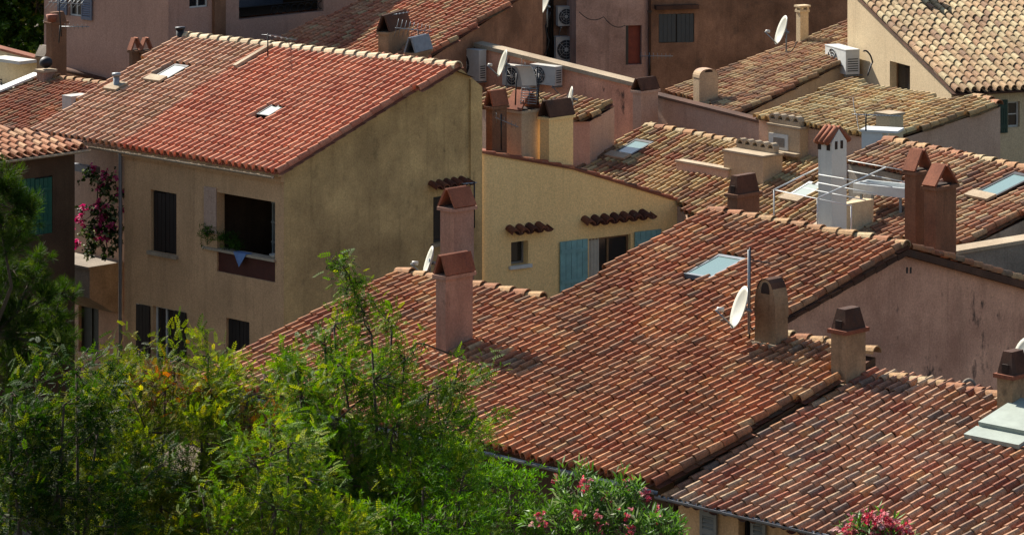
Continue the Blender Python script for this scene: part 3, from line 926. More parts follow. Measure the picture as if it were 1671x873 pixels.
fL = WG.P(0, 0)
WF = Wall(c1 - P1.u * 30, -45)     # front wall, t grows to the right, corner at t = 30
hF = []
tl = WF.tz(203, 300)[0]
zE = P1.P(0, .32)[2] - .08
window(house_1, WF, hF, 246, 313, 288, 413, 'dark_shutter', 'dark_glass', 1, 1, .12, 'mortar', label='window with closed dark shutters')
shutter(house_1, WF, 248, 315, 267, 412, 'dark_shutter', off=-.1, battens=False, planks=3)
shutter(house_1, WF, 267.5, 315, 287, 412, 'dark_shutter', off=-.1, battens=False, planks=3)
lg = WF.rect(354, 322, 449, 452)
hF.append(lg)
window(house_1, WF, hF, 249, 502, 283, 590, 'white_paint', 'dark_glass', 2, 1, .12)
shutter(house_1, WF, 225, 497, 247, 580, 'dark_shutter', battens=False)
shutter(house_1, WF, 285, 508, 306, 590, 'dark_shutter', battens=False)
window(house_1, WF, hF, 369, 522, 407, 590, 'dark_shutter', 'dark_glass', 1, 1, .12)
shutter(house_1, WF, 370, 523, 388, 589, 'dark_shutter', off=-.1, battens=False, planks=3)
shutter(house_1, WF, 388.5, 523, 406, 589, 'dark_shutter', off=-.1, battens=False, planks=3)
wall_face(w1, WF, [(tl, zE), (30, zE)], 0, hF, 'ochre_front', 0.25)
# recessed bay on the left, rear walls, roof underside
WFr = Wall(WF.P(0, 0, -1.3), -45)
tl0 = WFr.tz(112, 300)[0]
hR = []
window(house_1, WFr, hR, 128, 470, 161, 577, 'olive_door', 'olive_door', 2, 1, .1, name='door', label='dull green double door below the balcony')
wall_face(w1, WFr, [(tl0, zE - .05), (WFr.tz(215, 300)[0], zE - .05)], 0, hR, 'rose_beige', .12)
w1.poly([WF.P(tl, 0), WF.P(tl, zE), WF.P(tl, zE, -1.3), WF.P(tl, 0, -1.3)], 'ochre_front')
body(w1, P1, [(poly1[0][0] + .1, .1), (poly1[1][0] + .1, rid_s - .02), (-0.12, rid_s - .02), (-0.12, .1)], 'ochre', h=-.05, zb=zE - .02, skip=(1, 2, 3))
bk = P1.P(0, rid_s)
w1.build('wall', house_1)
r1 = MB()
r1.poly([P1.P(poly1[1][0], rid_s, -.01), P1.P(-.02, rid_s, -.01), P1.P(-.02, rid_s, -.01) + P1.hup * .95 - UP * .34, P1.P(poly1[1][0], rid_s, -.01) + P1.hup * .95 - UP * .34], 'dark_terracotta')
r1.poly([P1.P(-.1, rid_s, -.05) + P1.hup * .85 - UP * .34, P1.P(poly1[1][0] + .1, rid_s, -.05) + P1.hup * .85 - UP * .34, P1.P(poly1[1][0] + .1, rid_s, -.05) + P1.hup * .85 - UP * 8, P1.P(-.1, rid_s, -.05) + P1.hup * .85 - UP * 8], 'ochre')
r1.build('rear_slope', house_1)
ridge_caps(house_1, P1.px(295, 62, .05), P1.px(748, 113, .05), [(236, 208, 178, 3), (230, 198, 166, 1)], 9, r=.15, jit=.2, mat='tile_new')
gutter(house_1, P1.P(P1.es(140, 240)[0], -.13, -.02), P1.P(-0.1, -.13, -.02), .06, 'mortar', 14)
cor = MB()
WF.box(cor, tl, 30.02, zE - .28, zE - .14, 0.0, .10, 'ochre_front')
WF.box(cor, tl, 30.03, zE - .135, zE - .01, 0.0, .2, 'ochre_front')
cor.build('cornice', house_1)
dp = MB()
t_, z_ = WF.tz(200, 262)
dp.tube([WF.P(t_, zE + .05, .12), WF.P(t_, zE - .3, .07), WF.P(t_, 1, .07)], .05, 'zinc', 8)
dp.build('downpipe', house_1)
pl = MB()
ps = WF.rect(334, 312, 353, 374)
WF.box(pl, ps[0], lg[0] - .002, ps[2] - .1, lg[3] + .1, .004, .03, 'rose_beige')
pl.build('loggia_pillar', house_1)
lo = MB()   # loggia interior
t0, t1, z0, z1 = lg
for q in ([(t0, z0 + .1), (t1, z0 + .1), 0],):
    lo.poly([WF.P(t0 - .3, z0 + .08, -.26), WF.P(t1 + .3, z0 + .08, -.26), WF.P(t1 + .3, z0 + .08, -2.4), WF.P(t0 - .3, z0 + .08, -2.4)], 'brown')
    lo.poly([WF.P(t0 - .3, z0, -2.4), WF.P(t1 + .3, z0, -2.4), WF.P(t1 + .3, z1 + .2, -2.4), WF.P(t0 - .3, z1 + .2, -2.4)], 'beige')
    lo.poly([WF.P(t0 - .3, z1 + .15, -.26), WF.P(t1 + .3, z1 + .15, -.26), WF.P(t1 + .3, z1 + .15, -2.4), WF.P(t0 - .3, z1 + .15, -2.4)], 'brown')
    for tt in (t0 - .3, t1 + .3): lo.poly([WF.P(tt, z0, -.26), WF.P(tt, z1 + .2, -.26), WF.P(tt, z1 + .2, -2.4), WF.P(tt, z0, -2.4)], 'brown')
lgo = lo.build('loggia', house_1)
di = MB()
a0, a1, b0, b1 = WF.rect(398, 330, 425, 430)
WF.box(di, a0 + .3, a1 + .1, z0 + .1, b1 - .15, -2.38, -2.33, 'navy_shutter')
di.build('door', lgo)
pp = MB()
zs = WF.tz(400, 414)[1]
WF.box(pp, t0 + .004, t1 - .004, z0 + .004, zs - .06, -.16, -.05, 'red_panel')
pp.build('parapet', house_1, 'dark red brown parapet of the loggia')
sl = MB()
WF.box(sl, t0 - .5, t1 + .03, zs - .06, zs, -.24, .07, 'mortar')
sl.build('sill', house_1)
hd = tile_hood(house_1, WG, 697, 758, 308, 5, PAL_DK, 2)
skylight(house_1, P1, [(257, 131), (278, 136), (304, 113), (284, 109)], 'dark_metal', 'frost_glass', h=.02, fw=.05)
skylight(house_1, P1, [(420, 192), (440, 195), (466, 179), (446, 176)], 'dark_metal', 'frost_glass', h=.0, fw=.035, flash=False)
vp = MB()
f_ = P1.px(190, 150)
vp.tube([f_ - UP * .2, f_ + UP * .42], .085, 'grey_metal', 10); vp.tube([f_ + UP * .42, f_ + UP * .5], .12, 'grey_metal', 10)
vp.box(f_, P1.e, P1.s, P1.n, (-.25, .3), (-.22, .22), (.12, .2), 'mortar')
vp.build('vent_pipe', house_1)
sm = MB()
f_ = P1.px(294, 66)
sm.tube([f_ - UP * .2, f_ + UP * .3], .11, 'dark_metal', 10); sm.tube([f_ + UP * .3, f_ + UP * .36], .14, 'dark_metal', 10)
sm.build('vent_pipe', house_1, 'short dark vent pipe at the roof corner')
sp_ = MB()
a, b = P1.es(385, 118), P1.es(395, 95)
sp_.box(P1.o, P1.e, P1.s, P1.n, (a[0] - .06, a[0] + .08), (a[1], b[1] + .6), (.12, .21), 'mortar')
sp_.build('mortar_patch', house_1)
bal = MB()    # balcony of the recessed bay
b0, b1_, bz0, bz1 = WFr.rect(126, 424, 200, 470)
vs = []
WFr.box(bal, b0, b1_, bz0, bz1, 0.0, 1.1, 'greystone')
WFr.box(bal, b0 - .03, b1_ + .02, bz1 + .002, bz1 + .07, 0.0, 1.15, 'greystone')
bal.hexa([WFr.P(b0 + .1, bz0 - .5, 0), WFr.P(b1_, bz0 - .5, 0), WFr.P(b1_, bz0 - .5, .25), WFr.P(b0 + .1, bz0 - .5, .25), WFr.P(b0, bz0 - .002, 0), WFr.P(b1_, bz0 - .002, 0), WFr.P(b1_, bz0 - .002, 1.1), WFr.P(b0, bz0 - .002, 1.1)], 'greystone')
bal.build('balcony', house_1)
aw = MB()
q0, q1, z0_, z1_ = WFr.rect(134, 262, 200, 272)
WFr.box(aw, q0, q1, z0_, z1_, .75, 1.0, 'zinc')
aw.build('awning_box', house_1)

# ---------------------------------------------------------------- brown house, far left
PL1 = Roof((0, 260), 91, 45, 0.26, 'u')
house_l = thing('brown_house', 'dark brown house at the left edge with green shutters and coral tile roof', 'house', (PL1.P(0, 2)[0], PL1.P(0, 2)[1], 0))
polyL1 = PL1.poly([(-60, 268), (143, 240), (132, 238), (0, 211), (-60, 199)])
tiles(house_l, PL1, polyL1, 0.25, 0.34, PAL_L1, 'tile_new', 41, 0.5)
wl = MB()
WL = Wall(PL1.P(-2, .3), 45)
hL = []
tLr = WL.tz(122, 300)[0]
zL = PL1.P(0, .3)[2] - .08
window(house_l, WL, hL, 30, 290, 86, 384, 'dark_shutter', 'dark_glass', 2, 1, .1)
shutter(house_l, WL, 30, 291, 57.5, 383, 'green_shutter', off=-.06)
shutter(house_l, WL, 58, 291, 86, 383, 'green_shutter', off=-.06)
wall_face(wl, WL, [(-3, zL), (tLr, zL)], 0, hL, 'brown', .15)
wl.poly([WL.P(tLr, 0), WL.P(tLr, zL), WL.P(tLr, zL, -5), WL.P(tLr, 0, -5)], 'brown')
body(wl, PL1, polyL1, 'dark_terracotta', h=-.03, zb=zL - .04)
wl.build('wall', house_l)
a, b = polyL1[3], polyL1[2]
ridge_caps(house_l, PL1.P(*polyL1[4], .03), PL1.P(*polyL1[2], .03), PAL_DK, 10, r=.1)
gutter(house_l, PL1.P(-2.5, -.1, -.02), PL1.P(polyL1[1][0] - .05, -.1, -.02), .06, 'mortar', 6)

# ---------------------------------------------------------------- rust roof house behind it
PL2 = Roof((0, 160), 110, 47, 0.28)
house_l2 = thing('low_house', 'low house with patchy rust red tile roof and white flashing at the upper left', 'house', (PL2.P(1, 0)[0], PL2.P(1, 0)[1], 0))
polyL2 = PL2.poly([(-40, 250), (-40, 172), (62, 130), (180, 143), (240, 150), (240, 250)])
tiles(house_l2, PL2, polyL2, 0.22, 0.34, PAL_L2, 'tile_old', 51)
b_ = MB(); body(b_, PL2, polyL2, 'beige'); b_.build('wall', house_l2)
ridge_caps(house_l2, PL2.px(70, 127, .06), PL2.px(178, 142, .06), PAL_CAP, 52)
fl = MB()
pa, pb = PL2.px(-30, 168, .15), PL2.px(62, 130, .15)
d = (pb - pa) / np.linalg.norm(pb - pa)
fl.box(pa, d, np.cross(PL2.n, d), PL2.n, (0, np.linalg.norm(pb - pa)), (-.22, .16), (0, .06), 'white_metal')
fl.build('flashing', house_l2)
ch, c0, zt, a, b, U_, V_ = chimney(house_l2, PL2, 58, 72, 88, 139, 118, 'none', 'chim_pink', ledge=.05, lm='mortar', label='stubby pink chimney with round black cowl')
cw = MB()
import bmesh
bm = bmesh.new(); bmesh.ops.create_uvsphere(bm, u_segments=14, v_segments=9, radius=.2)
cw.raw([np.array(v.co) * np.array([1, 1, .9]) + c0 + UP * (zt + .2) for v in bm.verts], [[v.index for v in f.verts] for f in bm.faces], 'black', True); bm.free()
cw.build('chimney_cap', ch)
aircon(116, 156, 146, 190, 107, 'white boxy air conditioner half sunk behind the tall ochre house roof edge', yaw=45, depth=.42, fan=.5, roof=True)

# ---------------------------------------------------------------- cream house with railing, upper left
WCr = Wall(at(0, 130, 118), -45)
house_cr = thing('cream_house', 'small sunlit cream house with black balcony railing at the left edge', 'house', WCr.P(0, 0, -2))
cm = MB()
tA, tB = -3.0, WCr.tz(62, 100)[0]
zt0 = WCr.tz(0, 84)[1]; zt1 = WCr.tz(62, 99)[1]
wall_face(cm, WCr, [(tA, zt0 + .25), (tB, zt1)], 0, [], 'cream')
cm.poly([WCr.P(tA, zt0 + .25), WCr.P(tB, zt1), WCr.P(tB, zt1, -.5), WCr.P(tA, zt0 + .25, -.5)], 'mortar')
cm.poly([WCr.P(tB, 0), WCr.P(tB, zt1), WCr.P(tB, zt1, -.5), WCr.P(tB, 0, -.5)], 'cream')
cm.build('wall', house_cr)
cp = MB()
cp.hexa([WCr.P(tA, zt0 + .26, -.3), WCr.P(tB + .02, zt1 + .01, -.3), WCr.P(tB + .02, zt1 + .01, .06), WCr.P(tA, zt0 + .26, .06), WCr.P(tA, zt0 + .33, -.3), WCr.P(tB + .02, zt1 + .08, -.3), WCr.P(tB + .02, zt1 + .08, .06), WCr.P(tA, zt0 + .33, .06)], 'terracotta')
cp.build('coping', house_cr)
an = MB()
q0, q1, za, zb_ = WCr.rect(12, 95, 62, 99)
WCr.box(an, q0, q1, za, zb_ + .02, .04, .75, 'white_paint')
an.build('canopy', house_cr)
rl = MB()
q0, q1, za, zb_ = WCr.rect(-30, 121, 40, 138)
for zz in (za, zb_): rl.tube([WCr.P(q0, zz, .9), WCr.P(q1, zz, .9)], .02, 'black', 5)
n = 14
for i in range(n + 1):
    t = q0 + (q1 - q0) * i / n
    rl.tube([WCr.P(t, za, .9), WCr.P(t, zb_, .9)], .012, 'black', 5)
    if i < n:
        dt = (q1 - q0) / n
        rl.tube([WCr.P(t + dt * .5 + math.cos(a) * dt * .35, (za + zb_) / 2 + math.sin(a) * .1, .9) for a in np.linspace(0, 6.28, 9)], .009, 'black', 4)
rl.build('railing', house_cr)
bx = MB()
q0, q1, za, zb_ = WCr.rect(-40, 137, 42, 160)
WCr.box(bx, q0, q1, za, zb_, .05, 1.0, 'whitewash')
bx.build('balcony', house_cr)

# ---------------------------------------------------------------- mauve house, back left
cM = at(275, 100, 118)
WMf = Wall(cM - np.array([math.cos(math.radians(-45)), math.sin(math.radians(-45)), 0]) * 20, -45)
WMs = Wall(cM, 45)
house_m = thing('mauve_house', 'large mauve plaster house across the top left with grey shutters and dark loggia', 'house', WMf.P(17, 0, -3))
mm_ = MB()
hMf, hMs = [], []
tM0 = WMf.tz(72, 50)[0]
zTop = 12.2
window(house_m, WMf, hMf, 112, -30, 134, 27, 'white_paint', 'dark_glass', 2, 2, .08)
shutter(house_m, WMf, 135, -28, 152, 33, 'slate_shutter', slats=True)
shutter(house_m, WMf, 96, -32, 111, 24, 'slate_shutter', slats=True)
window(house_m, WMs, hMs, 309, -40, 340, 13, 'white_paint', 'dark_glass', 2, 2, .08)
lm = WMs.rect(390, -40, 528, 26)
hMs.append(lm)
wall_face(mm_, WMf, [(tM0, zTop), (20, zTop)], 0, hMf, 'mauve', .1)
tS = 13.5
wall_face(mm_, WMs, [(0, zTop), (tS, zTop)], 0, hMs, 'mauve', .3)
mm_.poly([WMf.P(tM0, 0), WMf.P(tM0, zTop), WMf.P(tM0, zTop, -13), WMf.P(tM0, 0, -13)], 'mauve')
mm_.poly([WMs.P(tS, 0), WMs.P(tS, zTop), WMs.P(tS, zTop, -10), WMs.P(tS, 0, -10)], 'mauve')
mm_.build('wall', house_m)
pi_ = MB()
q = WMs.rect(346, 0, 364, 100); WMs.box(pi_, q[0], q[1], 0, zTop - .05, -0.01, .14, 'chim_brown')  # darker colour carries the shade of a recess here
pi_.build('pilaster', house_m, 'strip up the side wall, coloured dark as a shadowed recess')
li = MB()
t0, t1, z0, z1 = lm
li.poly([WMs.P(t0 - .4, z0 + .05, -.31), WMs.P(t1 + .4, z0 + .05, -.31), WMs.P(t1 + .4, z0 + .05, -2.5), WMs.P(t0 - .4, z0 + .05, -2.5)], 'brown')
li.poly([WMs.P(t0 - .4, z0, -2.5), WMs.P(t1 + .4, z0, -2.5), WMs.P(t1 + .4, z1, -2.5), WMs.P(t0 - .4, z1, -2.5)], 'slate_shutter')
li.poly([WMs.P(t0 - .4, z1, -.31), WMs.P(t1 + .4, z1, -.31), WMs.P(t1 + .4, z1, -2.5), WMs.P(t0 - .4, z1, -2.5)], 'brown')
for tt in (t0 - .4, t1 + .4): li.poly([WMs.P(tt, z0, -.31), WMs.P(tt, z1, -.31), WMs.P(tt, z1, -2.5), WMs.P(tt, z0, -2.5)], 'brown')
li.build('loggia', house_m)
ri = MB()
for i in range(9):
    t = t0 + 1.6 + i * .3
    ri.tube([WMs.P(t + math.cos(a) * .13, z0 + .2 + math.sin(a) * .13, -.1) for a in np.linspace(0, 6.28, 10)], .014, 'black', 4)
ri.tube([WMs.P(t0, z0 + .38, -.1), WMs.P(t1, z0 + .38, -.1)], .02, 'black', 5)
ri.build('railing', house_m)
rf = MB()
rf.box(WMf.P(tM0, zTop), WMf.d, -WMf.n, UP, (-.4, 20.4 - tM0), (-.4, 13.4), (.004, .2), 'terracotta')
rf.build('roof', house_m)
cb_ = MB()
cb_.tube([WMf.P(WMf.tz(85, 106)[0], WMf.tz(85, 106)[1], .15), WMf.P(WMf.tz(182, 132)[0], WMf.tz(182, 132)[1], .15)], .09, 'dark_terracotta', 6)  # dark tube stands in for the shadow strip along the wall's foot
cb_.build('shadow_strip', house_m)

# ---------------------------------------------------------------- red tile house behind the ochre ridge
PT = Roof((640, 95), 113, 45, 0.30)
house_t = thing('tile_roof_house', 'house behind the tall ochre house with orange red tile roof half in shadow', 'house', (PT.P(0, 2)[0], PT.P(0, 2)[1], 0))
polyT = PT.poly([(425, 82), (640, -22), (885, -28), (690, 102), (645, 150), (430, 130)])
tiles(house_t, PT, polyT, 0.24, 0.36, PAL_T, 'tile_old', 61, .8)
b_ = MB(); body(b_, PT, polyT, 'stucco_brown'); b_.build('wall', house_t)
chimney(house_t, PT, 617, 634, 666, 108, 56, 'mitre', 'chim_tan', 'dark_terracotta', .5, 'v', label='broad tan chimney with a sheltering tile hood', phi=20)
chimney(house_t, PT, 662, 676, 702, 118, 90, 'mitre', 'chim_tan', 'zinc', .45, 'v', label='short chimney under a folded grey metal sheet', phi=25)

# ---------------------------------------------------------------- back walls, top centre
WB1 = Wall(at(940, 100, 124), 12)
house_w1 = thing('pink_house', 'weathered pinkish house at the top centre with brick red niche', 'house', WB1.P(1.5, 0, -3))
mb = MB(); h1_ = []
tb = WB1.tz(1061, 60)[0]
nq = WB1.rect(1021, 42, 1047, 106); h1_.append(nq)
wall_face(mb, WB1, [(0, 13), (tb, 13)], 0, h1_, 'stucco_pink', .25)
mb.poly([WB1.P(0, 0), WB1.P(0, 13), WB1.P(0, 13, -4), WB1.P(0, 0, -4)], 'stucco_pink')
mb.poly([WB1.P(0, 13), WB1.P(tb, 13), WB1.P(tb, 13, -4), WB1.P(0, 13, -4)], 'terracotta')
mb.build('wall', house_w1)
mb = MB(); WB1.box(mb, nq[0] + .002, nq[1] - .002, nq[2] + .002, nq[3] - .002, -.3, -.22, 'brick_red'); WB1.box(mb, nq[0] - .02, nq[0] + .1, nq[2], nq[3], -.21, -.02, 'dark_shutter')
mb.build('niche', house_w1, 'brick red blocked doorway')
WB2 = Wall(WB1.P(tb, 0, .12), 12)
house_w2 = thing('dark_brown_house', 'tall dark brown house at the top centre with navy shutters', 'house', WB2.P(3, 0, -3))
mb = MB(); h2_ = []
te = WB2.tz(1420, 60)[0]
window(house_w2, WB2, h2_, 1075, 23, 1133, 70, 'dark_shutter', 'dark_glass', 2, 1, .1)
shutter(house_w2, WB2, 1075.5, 23.5, 1103, 69.5, 'navy_shutter', off=-.07, battens=False)
shutter(house_w2, WB2, 1105, 23.5, 1132.5, 69.5, 'navy_shutter', off=-.07, battens=False)
wall_face(mb, WB2, [(0, 13.2), (te, 13.2)], 0, h2_, 'stucco_brown', .15)
mb.poly([WB2.P(0, 0), WB2.P(0, 13.2), WB2.P(0, 13.2, -4), WB2.P(0, 0, -4)], 'stucco_brown')
mb.poly([WB2.P(0, 13.2), WB2.P(te, 13.2), WB2.P(te, 13.2, -4), WB2.P(0, 13.2, -4)], 'terracotta')
mb.build('wall', house_w2)
sh = MB(); q = WB2.rect(1068, 8, 1138, 15); WB2.box(sh, q[0], q[1], q[2], q[3], 0, .25, 'dark_terracotta'); sh.build('window_hood', house_w2)
WB0 = Wall(WB1.P(-3.2, 0, -1.4), 12)
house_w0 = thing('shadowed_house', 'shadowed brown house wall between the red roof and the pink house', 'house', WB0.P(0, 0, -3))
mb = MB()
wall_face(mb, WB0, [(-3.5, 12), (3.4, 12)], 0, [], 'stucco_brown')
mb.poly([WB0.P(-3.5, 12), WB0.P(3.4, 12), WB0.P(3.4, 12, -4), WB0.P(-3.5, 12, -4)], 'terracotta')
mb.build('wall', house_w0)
pz = MB()
for i, x in enumerate((893, 897, 901)):
    pz.tube([WB0.P(WB0.tz(x, 0)[0], 12, .06), WB0.P(WB0.tz(x, 100)[0], WB0.tz(x, 110)[1], .06)], .035, 'dark_metal', 6)
pz.build('downpipe', house_w0)

# ---------------------------------------------------------------- sloping terrace wall with coping
pm0 = at(735, 66, 115)
WM = Wall(pm0, -45)
tm = WM.tz(1036, 140)[0]
zm0, zm1 = pm0[2], WM.tz(1036, 141)[1]
gw = thing('terrace_wall', 'long sloping terracotta plaster wall with pale coping, carrying three air conditioners', 'wall', WM.P(tm / 2, 0))
mb = MB()
mb.hexa([WM.P(0, 0, -.3), WM.P(tm, 0, -.3), WM.P(tm, 0), WM.P(0, 0), WM.P(0, zm0, -.3), WM.P(tm, zm1, -.3), WM.P(tm, zm1), WM.P(0, zm0)], 'pink')
mb.build('masonry', gw)
mb = MB()
mb.hexa([WM.P(-.05, zm0 + .003, -.4), WM.P(tm, zm1 + .003, -.4), WM.P(tm, zm1 + .003, .1), WM.P(-.05, zm0 + .003, .1), WM.P(-.05, zm0 + .12, -.4), WM.P(tm, zm1 + .12, -.4), WM.P(tm, zm1 + .12, .1), WM.P(-.05, zm0 + .12, .1)], 'mortar')
mb.build('coping', gw)

# ---------------------------------------------------------------- yellow house
WY = Wall(WG.P(tR + .02, 0, -.06), 35)
house_y = thing('yellow_house', 'pale yellow house with blue shutters and tiled window hoods in the middle', 'house', WY.P(3, 0, -2.5))
mb = MB(); hY = []
ty1 = WY.tz(1116, 340)[0]
tk = WY.tz(935, 275)[0]
prof = [(0, WY.tz(789, 250)[1]), (tk, WY.tz(935, 277)[1]), (ty1, WY.tz(1116, 332)[1])]
window(house_y, WY, hY, 834, 394, 862, 432, 'grey_shutter', 'dark_glass', 1, 1, .22, 'whitewash', label='small square window with white sill')
window(house_y, WY, hY, 961, 386, 1029, 470, 'wood_frame', 'dark_glass', 2, 1, .1, None, .06, label='wide window with wooden frame and curtain')
wall_face(mb, WY, prof, 0, hY, 'yellow', .25)
T = [WY.P(t, z) for t, z in prof]; Tb = [WY.P(t, z, -5.5) for t, z in prof]
mb.poly([WY.P(ty1, 0), T[2], Tb[2], WY.P(ty1, 0, -5.5)], 'yellow')
mb.build('wall', house_y)
rr_ = MB()
for i in (0, 1): rr_.hexa([T[i] + WY.n * .06 + UP * .004, T[i + 1] + WY.n * .06 + UP * .004, Tb[i + 1] + UP * .004, Tb[i] + UP * .004, T[i] + WY.n * .06 + UP * .06, T[i + 1] + WY.n * .06 + UP * .06, Tb[i + 1] + UP * .06, Tb[i] + UP * .06], 'terracotta')
rr_.build('roof', house_y)
ridge_caps(house_y, T[0] + UP * .05 - WY.n * .02, T[1] + UP * .05 - WY.n * .02, [(186, 96, 66), (200, 120, 84), (160, 84, 60)], 71, r=.07)
ridge_caps(house_y, T[1] + UP * .05 - WY.n * .02, T[2] + UP * .05 - WY.n * .02, [(186, 96, 66), (150, 84, 60), (120, 74, 56)], 72, r=.07)
cu = MB()
a0, a1, b0, b1 = WY.rect(965, 390, 981, 468)
n = 6
for i in range(n):
    WY.box(cu, a0 + (a1 - a0) * i / n, a0 + (a1 - a0) * (i + 1) / n, b0, b1, -.125 + .012 * (i % 2), -.11 + .012 * (i % 2), 'curtain')
cu.build('curtain', house_y)
shutter(house_y, WY, 912, 392, 957, 474, 'blue_shutter', planks=5)
shutter(house_y, WY, 1034, 376, 1077, 458, 'blue_shutter', planks=5)
tile_hood(house_y, WY, 823, 886, 381, 4, PAL_DK, 4)
tile_hood(house_y, WY, 946, 1055, 366, 7, PAL_DK, 5)

# chimneys on the yellow house terrace
DY = 96.5
def dY(x, o): return float(WY.P(WY.tz(x, 260)[0], 0, -o)[1])
chimney(house_y, None, 793, 803, 827, 250, 178, 'mitre', 'chim_brown', 'terracotta', .4, 'v', D=dY(803, .9), zlow=1.5, label='dark brown chimney at the left of the cluster')
chimney(house_y, None, 826, 851, 881, 255, 185, 'mitre', 'beige', 'terracotta', .45, 'u', D=dY(851, .8), zlow=1.5, label='broad beige chimney in the middle of the cluster')
chimney(house_y, None, 881, 896, 936, 275, 196, 'mitre', 'yellow', 'dark_terracotta', .42, 'v', D=dY(896, .25), zlow=1.5, label='pale yellow chimney at the right of the cluster')

# small annex behind them
PS = Roof((880, 196), 104, 45, 0.26)
house_s = thing('annex', 'little annex with short tile roof under the long sloping wall', 'house', (PS.P(1, 0)[0], PS.P(1, 0)[1], 0))
polyS = PS.poly([(770, 172), (800, 148), (1002, 172), (962, 196), (880, 198)])
tiles(house_s, PS, polyS, .22, .34, PAL_Y, 'tile_old', 73)
b_ = MB(); body(b_, PS, polyS, 'rose_beige'); b_.build('wall', house_s)
chimney(house_s, None, 1033, 1046, 1075, 208, 152, 'mitre', 'rose_beige', 'dark_terracotta', .34, 'v', D=107.5, zlow=3, label='rose plaster chimney beside the coping wall')

# ---------------------------------------------------------------- Y roof
PY = Roof((1030, 305), 101, 52, 0.36)
house_yr = thing('mottled_roof_house', 'house behind the yellow wall with mottled straw and rust tile roof and one skylight', 'house', (PY.P(0, 1)[0], PY.P(0, 1)[1], 0))
polyY = PY.poly([(930, 284), (1055, 207), (1215, 238), (1330, 262), (1420, 330), (1330, 400), (1190, 400), (1122, 350), (1112, 336)])
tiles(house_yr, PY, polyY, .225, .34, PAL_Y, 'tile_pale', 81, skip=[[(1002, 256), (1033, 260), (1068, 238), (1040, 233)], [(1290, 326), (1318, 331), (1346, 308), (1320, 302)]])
b_ = MB(); body(b_, PY, polyY, 'rose_beige'); b_.build('wall', house_yr)
ridge_caps(house_yr, PY.px(1055, 207, .05), PY.px(1215, 238, .05), PAL_CAP, 82)
skylight(house_yr, PY, [(1002, 256), (1033, 260), (1068, 238), (1040, 233)])
skylight(house_yr, PY, [(1290, 326), (1318, 331), (1346, 308), (1320, 302)], 'white_metal', 'frost_glass', label='whitewashed skylight beside the pergola')

# stepped terrace parapet standing on it
tp = thing('roof_terrace', 'stepped beige rooftop parapet with scalloped tile screens', 'parapet', PY.px(1245, 305))
def pbox(name, px_c, yb, yt, xl, xr, m, low=.6, cop=True, phi=50):
    f = PY.px(px_c, yb)
    t = math.radians(phi); u = np.array([math.cos(t), -math.sin(t), 0]); v = np.array([math.sin(t), math.cos(t), 0])
    s = F / f[1]; a = (px_c - xl) / (s * u[0]); b = (xr - px_c) / (s * v[0]); zt = CAMZ - (yt - YH) / F * f[1]
    mb = MB(); o = np.array([f[0], f[1], 0])
    mb.box(o, -u, v, UP, (0, a), (0, b), (f[2] - low, zt), m)
    if cop: mb.box(o, -u, v, UP, (-.04, a + .02), (-.04, b + .02), (zt + .002, zt + .06), 'mortar')
    mb.build(name, tp)
    return o, u, v, a, b, zt
pbox('low_wall', 1188, 299, 279, 1108, 1200, 'rose_beige')
o2 = pbox('middle_block', 1245, 306, 258, 1185, 1279, 'beige')
o3 = pbox('tall_block', 1305, 268, 212, 1257, 1336, 'beige')
def scallop(o, u, v, a, zt, off, x0, x1, n):
    mb = MB()
    A = np.linspace(0, math.pi, 7)
    w = (x1 - x0) / n
    mb.box(o, -u, v, UP, (x0, x1), (off, off + .16), (zt, zt + .12), 'mortar')
    for i in range(n):
        c = x0 + (i + .5) * w
        vs, fs = [], []
        for y in (off - .02, off + .18):
            for rr in (w * .52, w * .34):
                for t in A: vs.append(o - u * (c + math.cos(t) * rr) + v * y + UP * (zt + .12 + math.sin(t) * rr))
        for j in range(6): fs += [(j, j + 1, 15 + j, 14 + j), (7 + j, 21 + j, 22 + j, 8 + j), (j, 7 + j, 8 + j, j + 1), (14 + j, 15 + j, 22 + j, 21 + j)]
        mb.raw(vs, fs, 'mortar')
    mb.build('scalloped_screen', tp)
scallop(*o2[:4], o2[5] + .06, o2[4] - .25, .05, o2[3], 5)
scallop(*o3[:4], o3[5] + .06, .05, .05, o3[3], 4)
nm = MB()
o, u, v, a, b, zt = o3
nm.box(o, -u, v, UP, (a * .35, a * .95), (-.03, -.002), (zt - .62, zt - .2), 'whitewash')
nm.box(o, -u, v, UP, (a * .45, a * .8), (-.036, -.004), (zt - .55, zt - .3), 'greystone')
nm.box(o, -u, v, UP, (-.05, a * .95), (-.2, -.002), (zt - .72, zt - .64), 'mortar')
nm.build('niche', tp)

# ---------------------------------------------------------------- Q1, Q2 roofs and the long wall
PQ1 = Roof((1275, 190), 106, 60, 0.27)
house_q1 = thing('narrow_house', 'narrow house with a rose brown tile roof climbing towards the cream gable', 'house', (PQ1.P(-3, 2)[0], PQ1.P(-3, 2)[1], 0))
polyQ1 = PQ1.poly([(1090, 152), (1400, 32), (1400, 90), (1205, 190)])
tiles(house_q1, PQ1, polyQ1, .22, .34, PAL_Q1, 'tile_old', 91)
b_ = MB(); body(b_, PQ1, polyQ1, 'beige'); b_.build('wall', house_q1)
chimney(house_q1, PQ1, 1132, 1141, 1173, 176, 128, 'arch', 'beige', 'rose_beige', .25, 'u', zlow=.8, ledge=0, label='round topped beige chimney')
chimney(house_q1, PQ1, 1300, 1306, 1320, 75, 20, 'slab', 'cream', 'cream', .14, zlow=.6, ledge=.03, label='slender cream chimney')
WN = Wall(at(1075, 157, 108.5), -52)
wn_ = thing('garden_wall', 'long rose beige wall with thin coping below the narrow roof', 'wall', WN.P(2, 0))
tn = WN.tz(1268, 208)[0]
mb = MB(); za, zb_ = WN.tz(1075, 158)[1], WN.tz(1268, 208)[1]
